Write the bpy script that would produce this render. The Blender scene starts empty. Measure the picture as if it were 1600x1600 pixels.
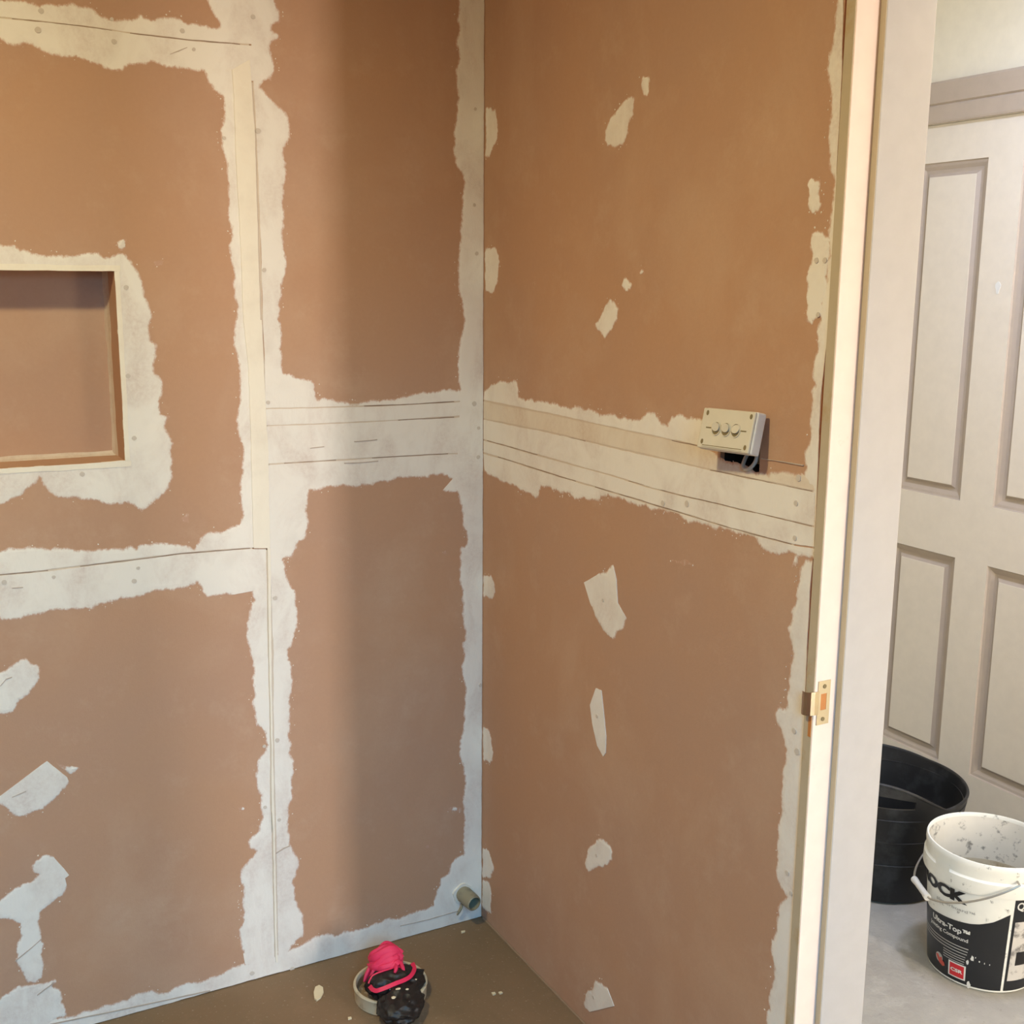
import bpy, bmesh, math, random
import numpy as np
from mathutils import Vector, Matrix, noise
from mathutils.geometry import tessellate_polygon, delaunay_2d_cdt
from mathutils.bvhtree import BVHTree

scene = bpy.context.scene
COL = scene.collection
random.seed(7)

# ---------------------------------------------------------------- camera
cam_data = bpy.data.cameras.new('camera')
cam = bpy.data.objects.new('camera', cam_data)
COL.objects.link(cam)
r_, u_, f_ = Vector([0.879303, -0.476197, 0.007948]), Vector([0.0852, 0.173697, 0.981107]), Vector([0.468581, 0.862012, -0.193304])
m3 = Matrix((r_, u_, -f_)).transposed()
cam.matrix_world = Matrix.Translation([-1.24431, -2.43351, 1.6]) @ m3.to_4x4()
cam_data.sensor_width = 36.0
cam_data.lens = 40.8416
cam_data.clip_start = 0.02
scene.camera = cam

# ---------------------------------------------------------------- exposure
vs = scene.view_settings
vs.view_transform = 'Standard'
vs.look = 'None'
vs.gamma = 1.0
vs.use_curve_mapping = False
vs.exposure = 0.0
scene.cycles.max_bounces = 8
scene.cycles.diffuse_bounces = 5


def lin(r, g, b):
    def f(c):
        c /= 255.0
        return c / 12.92 if c <= 0.04045 else ((c + 0.055) / 1.055) ** 2.4
    return (f(r), f(g), f(b), 1.0)


# ---------------------------------------------------------------- world
world = bpy.data.worlds.new('sky')
scene.world = world
world.use_nodes = True
bg = world.node_tree.nodes['Background']
bg.inputs[0].default_value = (0.72, 0.84, 1.0, 1)
bg.inputs[1].default_value = 0.05

# ---------------------------------------------------------------- daylight through the two windows
CEIL = 2.6
ROOM_X0, ROOM_Y0 = -2.35, -3.05          # far sides of the bathroom
HALL_X1, HALL_Y0, HALL_Y1 = 1.46, -4.55, 1.3
WIN_F = (-1.75, -0.65, 1.25, 2.25)       # x0 x1 z0 z1 in the wall behind the camera
WIN_H = (0.93, 1.23, 0.35, 2.15)         # x0 x1 z0 z1 in the hallway's end wall


def area(name, loc, rot, sx, sy, power, color):
    d = bpy.data.lights.new(name, 'AREA')
    d.shape = 'RECTANGLE'
    d.size, d.size_y = sx, sy
    d.energy = power
    d.color = color
    o = bpy.data.objects.new(name, d)
    o.location = loc
    o.rotation_euler = rot
    COL.objects.link(o)
    return o


area('bathroom_window_light', ((WIN_F[0] + WIN_F[1]) / 2, ROOM_Y0 - 0.09, (WIN_F[2] + WIN_F[3]) / 2),
     (math.radians(45), 0, 0), WIN_F[1] - WIN_F[0], WIN_F[3] - WIN_F[2], 28, (0.19, 0.60, 1.0)).data.spread = math.radians(100)
area('hallway_window_light', ((WIN_H[0] + WIN_H[1]) / 2, HALL_Y0 - 0.09, (WIN_H[2] + WIN_H[3]) / 2),
     (math.radians(90), 0, 0), WIN_H[1] - WIN_H[0], WIN_H[3] - WIN_H[2], 112, (1.0, 0.90, 0.80))

# ================================================================ materials
MATS = {}


def new_mat(name):
    m = bpy.data.materials.new(name)
    m.use_nodes = True
    nt = m.node_tree
    b = nt.nodes['Principled BSDF']
    MATS[name] = m
    return m, nt, b


def nd(nt, t, **kw):
    n = nt.nodes.new(t)
    for k, v in kw.items():
        setattr(n, k, v)
    return n


def pos(nt, scale=(1, 1, 1), space='world'):
    mp = nd(nt, 'ShaderNodeMapping')
    mp.inputs['Scale'].default_value = scale
    if space == 'world':
        g = nd(nt, 'ShaderNodeNewGeometry')
        nt.links.new(g.outputs['Position'], mp.inputs['Vector'])
    else:
        g = nd(nt, 'ShaderNodeTexCoord')
        nt.links.new(g.outputs['Object'], mp.inputs['Vector'])
    return mp.outputs[0]


def noise_fac(nt, vec, scale, detail=4, lo=0.4, hi=0.6, rough=0.55, dist=0.0):
    n = nd(nt, 'ShaderNodeTexNoise')
    n.inputs['Scale'].default_value = scale
    n.inputs['Detail'].default_value = detail
    n.inputs['Roughness'].default_value = rough
    n.inputs['Distortion'].default_value = dist
    nt.links.new(vec, n.inputs['Vector'])
    r = nd(nt, 'ShaderNodeMapRange')
    r.inputs['From Min'].default_value = lo
    r.inputs['From Max'].default_value = hi
    r.clamp = True
    nt.links.new(n.outputs['Fac'], r.inputs['Value'])
    return r.outputs[0]


def scaled(nt, fac, k):
    m = nd(nt, 'ShaderNodeMath', operation='MULTIPLY')
    nt.links.new(fac, m.inputs[0])
    m.inputs[1].default_value = k
    return m.outputs[0]


def mix(nt, fac, a, b):
    m = nd(nt, 'ShaderNodeMix', data_type='RGBA')
    nt.links.new(fac, m.inputs[0])
    for s, v in ((6, a), (7, b)):
        if isinstance(v, tuple):
            m.inputs[s].default_value = v
        else:
            nt.links.new(v, m.inputs[s])
    return m.outputs[2]


def bump(nt, b, h, strength, dist):
    n = nd(nt, 'ShaderNodeBump')
    n.inputs['Strength'].default_value = strength
    n.inputs['Distance'].default_value = dist
    nt.links.new(h, n.inputs['Height'])
    nt.links.new(n.outputs[0], b.inputs['Normal'])


def plain(name, rgb, rough=0.6, metallic=0.0, spots=None):
    """one colour with light wear; spots = (rgb, scale, lo, hi, amount)"""
    m, nt, b = new_mat(name)
    c = lin(*rgb)
    v = pos(nt, space='object')
    f = scaled(nt, noise_fac(nt, v, 30, 5, 0.35, 0.7), 0.18)
    col = mix(nt, f, c, tuple(x * 0.72 for x in c[:3]) + (1,))
    if spots:
        rgb2, sc, lo, hi, am = spots
        f2 = scaled(nt, noise_fac(nt, v, sc, 6, lo, hi, 0.65), am)
        col = mix(nt, f2, col, lin(*rgb2))
    nt.links.new(col, b.inputs['Base Color'])
    b.inputs['Roughness'].default_value = rough
    b.inputs['Metallic'].default_value = metallic
    return m


def mat_sheet():
    m, nt, b = new_mat('fibre_sheet')
    v = pos(nt)
    f1 = noise_fac(nt, v, 1.7, 4, 0.36, 0.66)
    col = mix(nt, f1, lin(189, 149, 120), lin(183, 148, 126))
    # pale sanding dust, in soft cloudy smears
    vd = pos(nt, (2.4, 2.4, 1.9))
    f2 = scaled(nt, noise_fac(nt, vd, 1.3, 6, 0.50, 0.85, 0.60, 0.3), 0.55)
    col = mix(nt, f2, col, lin(206, 177, 153))
    f3 = scaled(nt, noise_fac(nt, v, 7, 8, 0.54, 0.74, 0.74), 0.24)
    col = mix(nt, f3, col, lin(212, 187, 164))
    f4 = scaled(nt, noise_fac(nt, v, 120, 3, 0.3, 0.75), 0.10)
    col = mix(nt, f4, col, lin(160, 122, 102))
    nt.links.new(col, b.inputs['Base Color'])
    b.inputs['Roughness'].default_value = 0.78
    b.inputs['Specular IOR Level'].default_value = 0.3
    n = nd(nt, 'ShaderNodeTexNoise')
    n.inputs['Scale'].default_value = 260
    n.inputs['Detail'].default_value = 3
    nt.links.new(v, n.inputs['Vector'])
    bump(nt, b, n.outputs['Fac'], 0.12, 0.002)


def mat_filler(name, c_thick, c_thin, lo, hi, amount, feather=True):
    """joint compound: thick and thin zones; towards torn edges it thins out to the sheet below"""
    m, nt, b = new_mat(name)
    v = pos(nt)
    vs_ = pos(nt, (7, 5, 4))
    thin = noise_fac(nt, vs_, 1.5, 5, lo, hi, 0.6, 0.6)
    grain = noise_fac(nt, v, 120, 4, 0.15, 0.70, 0.7)
    mul = nd(nt, 'ShaderNodeMath', operation='MULTIPLY')
    nt.links.new(thin, mul.inputs[0])
    nt.links.new(grain, mul.inputs[1])
    col = mix(nt, scaled(nt, mul.outputs[0], amount), lin(*c_thick), lin(*c_thin))
    fs = scaled(nt, noise_fac(nt, v, 14, 6, 0.52, 0.72), 0.14)
    col = mix(nt, fs, col, lin(184, 170, 158))
    if feather:
        at = nd(nt, 'ShaderNodeAttribute')
        at.attribute_name = 'edge'
        n1 = nd(nt, 'ShaderNodeTexNoise')
        n1.inputs['Scale'].default_value = 150
        n1.inputs['Detail'].default_value = 4
        n1.inputs['Roughness'].default_value = 0.7
        nt.links.new(pos(nt, (1, 1, 0.6)), n1.inputs['Vector'])
        s = nd(nt, 'ShaderNodeMath', operation='MULTIPLY_ADD')
        nt.links.new(n1.outputs['Fac'], s.inputs[0])
        s.inputs[1].default_value = 1.3
        nt.links.new(at.outputs['Fac'], s.inputs[2])
        r = nd(nt, 'ShaderNodeMapRange')
        r.interpolation_type = 'SMOOTHSTEP'
        r.inputs['From Min'].default_value = 0.62
        r.inputs['From Max'].default_value = 1.25
        nt.links.new(s.outputs[0], r.inputs['Value'])
        col = mix(nt, r.outputs[0], lin(190, 152, 130), col)
    nt.links.new(col, b.inputs['Base Color'])
    b.inputs['Roughness'].default_value = 0.75
    b.inputs['Specular IOR Level'].default_value = 0.25
    n = nd(nt, 'ShaderNodeTexNoise')
    n.inputs['Scale'].default_value = 22
    n.inputs['Detail'].default_value = 8
    n.inputs['Roughness'].default_value = 0.72
    nt.links.new(pos(nt, (1, 1, 0.45)), n.inputs['Vector'])
    bump(nt, b, n.outputs['Fac'], 0.25, 0.006)


def mat_floor():
    m, nt, b = new_mat('bathroom_floor')
    v = pos(nt)
    f1 = noise_fac(nt, v, 2.6, 5, 0.35, 0.68)
    col = mix(nt, f1, lin(134, 108, 82), lin(120, 100, 74))
    f2 = scaled(nt, noise_fac(nt, v, 9, 7, 0.55, 0.75, 0.65), 0.4)
    col = mix(nt, f2, col, lin(158, 130, 104))
    f3 = scaled(nt, noise_fac(nt, v, 130, 4, 0.62, 0.72), 0.35)
    col = mix(nt, f3, col, lin(190, 178, 160))
    nt.links.new(col, b.inputs['Base Color'])
    b.inputs['Roughness'].default_value = 0.75
    n = nd(nt, 'ShaderNodeTexNoise')
    n.inputs['Scale'].default_value = 40
    n.inputs['Detail'].default_value = 8
    nt.links.new(v, n.inputs['Vector'])
    bump(nt, b, n.outputs['Fac'], 0.2, 0.006)


def mat_concrete():
    m, nt, b = new_mat('concrete')
    v = pos(nt)
    f1 = noise_fac(nt, v, 3.5, 6, 0.35, 0.68, 0.6, 0.8)
    col = mix(nt, f1, lin(178, 172, 160), lin(160, 153, 142))
    f2 = scaled(nt, noise_fac(nt, v, 14, 8, 0.52, 0.72, 0.7), 0.6)
    col = mix(nt, f2, col, lin(196, 190, 178))
    f3 = scaled(nt, noise_fac(nt, v, 60, 6, 0.6, 0.72, 0.7), 0.5)
    col = mix(nt, f3, col, lin(130, 122, 112))
    nt.links.new(col, b.inputs['Base Color'])
    b.inputs['Roughness'].default_value = 0.8
    n = nd(nt, 'ShaderNodeTexNoise')
    n.inputs['Scale'].default_value = 34
    n.inputs['Detail'].default_value = 9
    n.inputs['Roughness'].default_value = 0.68
    nt.links.new(v, n.inputs['Vector'])
    bump(nt, b, n.outputs['Fac'], 0.45, 0.01)


def mat_emit(name, rgb, strength):
    m, nt, b = new_mat(name)
    b.inputs['Base Color'].default_value = rgb
    b.inputs['Emission Color'].default_value = rgb
    b.inputs['Emission Strength'].default_value = strength


mat_sheet()
mat_filler('filler', (236, 231, 224), (202, 184, 176), 0.45, 0.68, 0.66)
mat_filler('filler_thin', (228, 217, 202), (200, 174, 154), 0.40, 0.60, 0.55)
mat_filler('filler_plain', (234, 230, 221), (206, 188, 178), 0.50, 0.70, 0.40, False)
mat_filler('filler_cove', (214, 198, 178), (184, 150, 128), 0.40, 0.60, 0.55, False)
mat_filler('filler_cream', (240, 233, 219), (228, 216, 200), 0.45, 0.7, 0.5, False)
mat_filler('joint_base', (214, 199, 183), (196, 174, 156), 0.45, 0.7, 0.5, False)
plain('crack_line', (150, 128, 112), 0.9)
plain('scratch_line', (190, 174, 160), 0.9)
plain('floor_mud', (150, 124, 100), 0.9)
plain('dimple', (208, 198, 188), 0.9)
mat_floor()
mat_concrete()
plain('hall_paint', (232, 226, 206), 0.7)
plain('ceiling_paint', (238, 236, 230), 0.85)
plain('door_paint', (226, 217, 200), 0.45)
plain('moulding_taupe', (182, 168, 152), 0.5)  # darker taupe than the door leaf, on mouldings and architrave
plain('jamb_cream', (244, 221, 208), 0.55, spots=((206, 196, 180), 22, 0.66, 0.74, 0.5))
plain('jamb_grey', (188, 184, 182), 0.55)
plain('stop_side_shade', (186, 172, 148), 0.6)  # tan shade of the stop's side, put into the colour
plain('jamb_raw', (190, 175, 150), 0.75, spots=((176, 144, 96), 9, 0.55, 0.7, 0.8))
plain('raw_wood', (196, 128, 70), 0.7)
plain('nickel', (205, 195, 178), 0.22, 1.0)
plain('plate_steel', (196, 182, 152), 0.45, 0.6)
plain('dark_gap', (38, 32, 30), 0.9)
plain('switch_plastic', (216, 208, 190), 0.4)
plain('switch_lit_side', (238, 234, 226), 0.4)  # paler copy of the switch plastic; bright side light put into the colour
plain('slot_dark', (128, 112, 78), 0.7)
plain('cable', (190, 180, 165), 0.5)
plain('pail_plastic', (240, 240, 232), 0.32, spots=((70, 70, 66), 40, 0.62, 0.69, 0.7))
plain('pail_inside', (226, 222, 212), 0.5, spots=((84, 82, 76), 34, 0.56, 0.66, 0.75))
plain('pail_residue', (206, 196, 174), 0.8, spots=((150, 128, 92), 26, 0.5, 0.70, 0.8))
plain('label_black', (30, 32, 36), 0.35, spots=((150, 150, 150), 60, 0.68, 0.74, 0.5))
plain('print_white', (226, 226, 220), 0.4)
plain('print_black', (24, 22, 24), 0.4)
plain('print_grey', (176, 174, 168), 0.45)
plain('print_red', (206, 38, 48), 0.4)
plain('print_flame', (196, 80, 66), 0.45)
plain('print_photo', (206, 202, 196), 0.5, spots=((70, 66, 66), 30, 0.5, 0.62, 0.7))
plain('wire', (176, 172, 164), 0.35, 0.8)
plain('grip_plastic', (222, 218, 208), 0.45)
plain('tub_rubber', (33, 33, 34), 0.48, spots=((86, 88, 90), 11, 0.52, 0.76, 0.5))
plain('bag_plastic', (30, 27, 27), 0.52, spots=((158, 150, 140), 70, 0.67, 0.72, 0.7))
plain('pink_ribbon', (222, 42, 88), 0.5)
plain('pink_cloth', (226, 48, 92), 0.65)
plain('cup_plastic', (206, 194, 168), 0.5, spots=((120, 92, 62), 26, 0.55, 0.68, 0.6))
plain('cup_stain', (150, 122, 88), 0.75, spots=((206, 196, 176), 40, 0.56, 0.64, 0.7))
plain('pipe_plastic', (150, 144, 122), 0.55, spots=((96, 90, 74), 24, 0.5, 0.65, 0.6))
plain('plaster_chip', (226, 212, 180), 0.8)
plain('grout_mud', (146, 140, 132), 0.9)
mat_emit('lamp_glow', (1.0, 0.86, 0.66, 1), 1.5)

# ================================================================ helpers


def set_props(o, label=None, cat=None, group=None, kind=None):
    if label:
        o['label'] = label
    if cat:
        o['category'] = cat
    if group:
        o['group'] = group
    if kind:
        o['kind'] = kind
    return o


def empty(name, loc=(0, 0, 0), rot=(0, 0, 0)):
    o = bpy.data.objects.new(name, None)
    o.location = loc
    o.rotation_euler = rot
    o.empty_display_size = 0.05
    COL.objects.link(o)
    return o


def link(name, bm, mat, parent=None, smooth=False, recentre=False):
    bmesh.ops.recalc_face_normals(bm, faces=bm.faces[:])
    me = bpy.data.meshes.new(name)
    off = Vector((0, 0, 0))
    if recentre and bm.verts:
        for v in bm.verts:
            off += v.co
        off /= len(bm.verts)
        for v in bm.verts:
            v.co -= off
    bm.to_mesh(me)
    bm.free()
    if smooth:
        for p in me.polygons:
            p.use_smooth = True
        me.set_sharp_from_angle(angle=math.radians(38))
    mats = mat if isinstance(mat, (list, tuple)) else [mat]
    for mm in mats:
        me.materials.append(MATS[mm])
    o = bpy.data.objects.new(name, me)
    o.location = off
    COL.objects.link(o)
    if parent:
        o.parent = parent
    return o


def add_box(bm, x0, x1, y0, y1, z0, z1, bevel=0.0, mi=0):
    r = bmesh.ops.create_cube(bm, size=1.0)
    vsx = r['verts']
    for v in vsx:
        v.co = Vector((x0 + (v.co.x + .5) * (x1 - x0), y0 + (v.co.y + .5) * (y1 - y0), z0 + (v.co.z + .5) * (z1 - z0)))
    fs = list({f for v in vsx for f in v.link_faces})
    for f in fs:
        f.material_index = mi
    if bevel:
        es = list({e for v in vsx for e in v.link_edges})
        bmesh.ops.bevel(bm, geom=es, offset=bevel, segments=2, profile=0.5, affect='EDGES')


def box(name, x0, x1, y0, y1, z0, z1, mat, parent=None, bevel=0.0, recentre=True):
    bm = bmesh.new()
    add_box(bm, x0, x1, y0, y1, z0, z1, bevel)
    return link(name, bm, mat, parent, recentre=recentre)


def to3(plane, u, v, d):
    return Vector((u, d, v)) if plane == 'b' else Vector((d, u, v)) if plane == 'r' else Vector((u, v, d))


def add_prism(bm, loops, plane, d0, d1, inset=0.0):
    """extrude an outline (first loop) with holes (other loops) from depth d0 to d1"""
    loops = [[(p[0], p[1]) for p in l] for l in loops]
    flat = [p for l in loops for p in l]
    tris = tessellate_polygon([[Vector((p[0], p[1], 0)) for p in l] for l in loops])
    a = [bm.verts.new(to3(plane, p[0], p[1], d0)) for p in flat]
    b = [bm.verts.new(to3(plane, p[0], p[1], d1)) for p in flat]
    for t in tris:
        if len(set(t)) < 3:
            continue
        try:
            bm.faces.new([a[i] for i in t])
            bm.faces.new([b[i] for i in reversed(t)])
        except ValueError:
            pass
    k = 0
    for l in loops:
        n = len(l)
        for i in range(n):
            j = (i + 1) % n
            try:
                bm.faces.new((a[k + i], a[k + j], b[k + j], b[k + i]))
            except ValueError:
                pass
        k += n


def rect(u0, u1, v0, v1):
    return [(u0, v0), (u1, v0), (u1, v1), (u0, v1)]


def ragged(poly, rng, step=0.0045):
    """trowel-torn outline: midpoint displacement on the edges marked rough; third value = rough segment"""
    out = []
    n = len(poly)

    def sub(p, q, amp):
        dx, dy = q[0] - p[0], q[1] - p[1]
        L = math.hypot(dx, dy)
        if L < step:
            return [q]
        o = rng.gauss(0, 1) * min(0.085 * L, 0.0034) * amp
        m = ((p[0] + q[0]) / 2 - dy / L * o, (p[1] + q[1]) / 2 + dx / L * o)
        return sub(p, m, amp) + sub(m, q, amp)

    for i in range(n):
        p, q = poly[i - 1], poly[i]
        rough = 1 if (q[2] and p[2]) else 0
        out += [(s[0], s[1], rough) for s in sub(p[:2], q[:2], 1.0 if rough else 0.10)]
    return out


def filler_part(name, poly, plane, t, mat, parent, feather=0.009, grid=0.0075, crumbs=0.06):
    """skim of compound as thick as t, feathering out towards the torn edges"""
    P = np.array([(p[0], p[1]) for p in poly])
    fl = np.array([p[2] for p in poly])
    n = len(P)
    A = np.roll(P, 1, axis=0)
    Bv = P
    x0, y0 = P.min(0)
    x1, y1 = P.max(0)
    gx, gy = np.meshgrid(np.arange(x0 + grid / 2, x1, grid), np.arange(y0 + grid / 2, y1, grid))
    gx = gx + (np.arange(gx.shape[0]) % 2)[:, None] * grid * 0.5
    Q = np.c_[gx.ravel(), gy.ravel()]

    def dist(Q, A, B):
        best = np.full(len(Q), 9.0)
        for a, b in zip(A, B):
            d = b - a
            L2 = float(d @ d) + 1e-14
            k = np.clip(((Q - a) @ d) / L2, 0, 1)
            e = Q - (a + k[:, None] * d)
            best = np.minimum(best, e[:, 0] ** 2 + e[:, 1] ** 2)
        return np.sqrt(best)

    if len(Q):
        ins = np.zeros(len(Q), bool)
        for a, b in zip(A, Bv):
            c = (a[1] > Q[:, 1]) != (b[1] > Q[:, 1])
            if abs(b[1] - a[1]) > 1e-12:
                ins ^= c & (Q[:, 0] < (b[0] - a[0]) * (Q[:, 1] - a[1]) / (b[1] - a[1]) + a[0])
        Q = Q[ins]
    if len(Q):
        Q = Q[dist(Q, A, Bv) > 0.0028]
    verts = [Vector(p) for p in P] + [Vector(q) for q in Q]
    res = delaunay_2d_cdt(verts, [], [list(range(n))], 1, 1e-6)
    V = np.array([(v[0], v[1]) for v in res[0]])
    rough = fl > 0
    e = np.minimum(1.0, dist(V, A[rough], Bv[rough]) / feather) if rough.any() else np.ones(len(V))
    bm = bmesh.new()
    lay = bm.verts.layers.float.new('edge')
    bv = []
    for (u, w), k in zip(V, e):
        d = -(0.00018 + (t - 0.00018) * (k * k * (3 - 2 * k)))
        v = bm.verts.new(to3(plane, u, w, d))
        v[lay] = float(k)
        bv.append(v)
    for f in res[2]:
        try:
            bm.faces.new([bv[i] for i in f])
        except ValueError:
            pass
    # crumbs flicked off the trowel beside the torn edge
    area2 = float(np.sum(A[:, 0] * Bv[:, 1] - Bv[:, 0] * A[:, 1]))
    rs = random.Random(int(abs(x0 * 1e4)) + n)
    for i in range(n):
        if fl[i] and rs.random() < crumbs:
            d = Bv[i] - A[i]
            L = math.hypot(d[0], d[1]) + 1e-9
            nx, ny = d[1] / L, -d[0] / L
            if area2 < 0:
                nx, ny = -nx, -ny
            o = rs.uniform(0.001, 0.009)
            cu, cv = Bv[i][0] + nx * o, Bv[i][1] + ny * o
            if cu > -0.004 or cv < 0.004:
                continue
            rr = rs.uniform(0.0006, 0.0021)
            c = bm.verts.new(to3(plane, cu, cv, -0.0009))
            c[lay] = 1.0
            ring = []
            for k in range(6):
                q = rr * rs.uniform(.5, 1.4)
                v = bm.verts.new(to3(plane, cu + q * math.cos(k * 1.047), cv + q * math.sin(k * 1.047), 0.0002))
                v[lay] = 0.85
                ring.append(v)
            for k in range(6):
                bm.faces.new((c, ring[k], ring[(k + 1) % 6]))
    be = [ed for ed in bm.edges if len(ed.link_faces) == 1]
    r = bmesh.ops.extrude_edge_only(bm, edges=be)
    for v in r['geom']:
        if isinstance(v, bmesh.types.BMVert):
            if plane == 'b':
                v.co.y = 0.0008
            else:
                v.co.x = 0.0008
    return link(name, bm, mat, parent, recentre=True)


def add_tube(bm, pts, rad, seg=10, caps=True, flat=None):
    pts = [Vector(p) for p in pts]
    n = len(pts)
    rads = rad if isinstance(rad, (list, tuple)) else [rad] * n
    rings = []
    t = (pts[1] - pts[0]).normalized()
    ref = Vector((0, 0, 1)) if abs(t.z) < 0.9 else Vector((1, 0, 0))
    nrm = (ref - t * ref.dot(t)).normalized()
    for i in range(n):
        if i == 0:
            t = pts[1] - pts[0]
        elif i == n - 1:
            t = pts[-1] - pts[-2]
        else:
            t = pts[i + 1] - pts[i - 1]
        t.normalize()
        nrm = (nrm - t * nrm.dot(t)).normalized()
        bi = t.cross(nrm)
        fl = flat or 1.0
        rings.append([bm.verts.new(pts[i] + (nrm * math.cos(a) + bi * math.sin(a) * fl) * rads[i])
                      for a in [2 * math.pi * k / seg for k in range(seg)]])
    for i in range(n - 1):
        for k in range(seg):
            bm.faces.new((rings[i][k], rings[i][(k + 1) % seg], rings[i + 1][(k + 1) % seg], rings[i + 1][k]))
    if caps:
        bm.faces.new(rings[0][::-1])
        bm.faces.new(rings[-1])


def add_lathe(bm, prof, seg=64, centre=(0, 0, 0), rad_fn=None):
    c = Vector(centre)
    rings = []
    for (r, z) in prof:
        if r < 1e-5:
            rings.append([bm.verts.new(c + Vector((0, 0, z)))])
        else:
            rings.append([bm.verts.new(c + Vector((r * math.cos(2 * math.pi * k / seg), r * math.sin(2 * math.pi * k / seg), z))) for k in range(seg)])
    for a, b in zip(rings[:-1], rings[1:]):
        for k in range(seg):
            j = (k + 1) % seg
            if len(a) == 1 and len(b) == 1:
                continue
            if len(a) == 1:
                bm.faces.new((a[0], b[j], b[k]))
            elif len(b) == 1:
                bm.faces.new((a[k], a[j], b[0]))
            else:
                bm.faces.new((a[k], a[j], b[j], b[k]))


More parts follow.
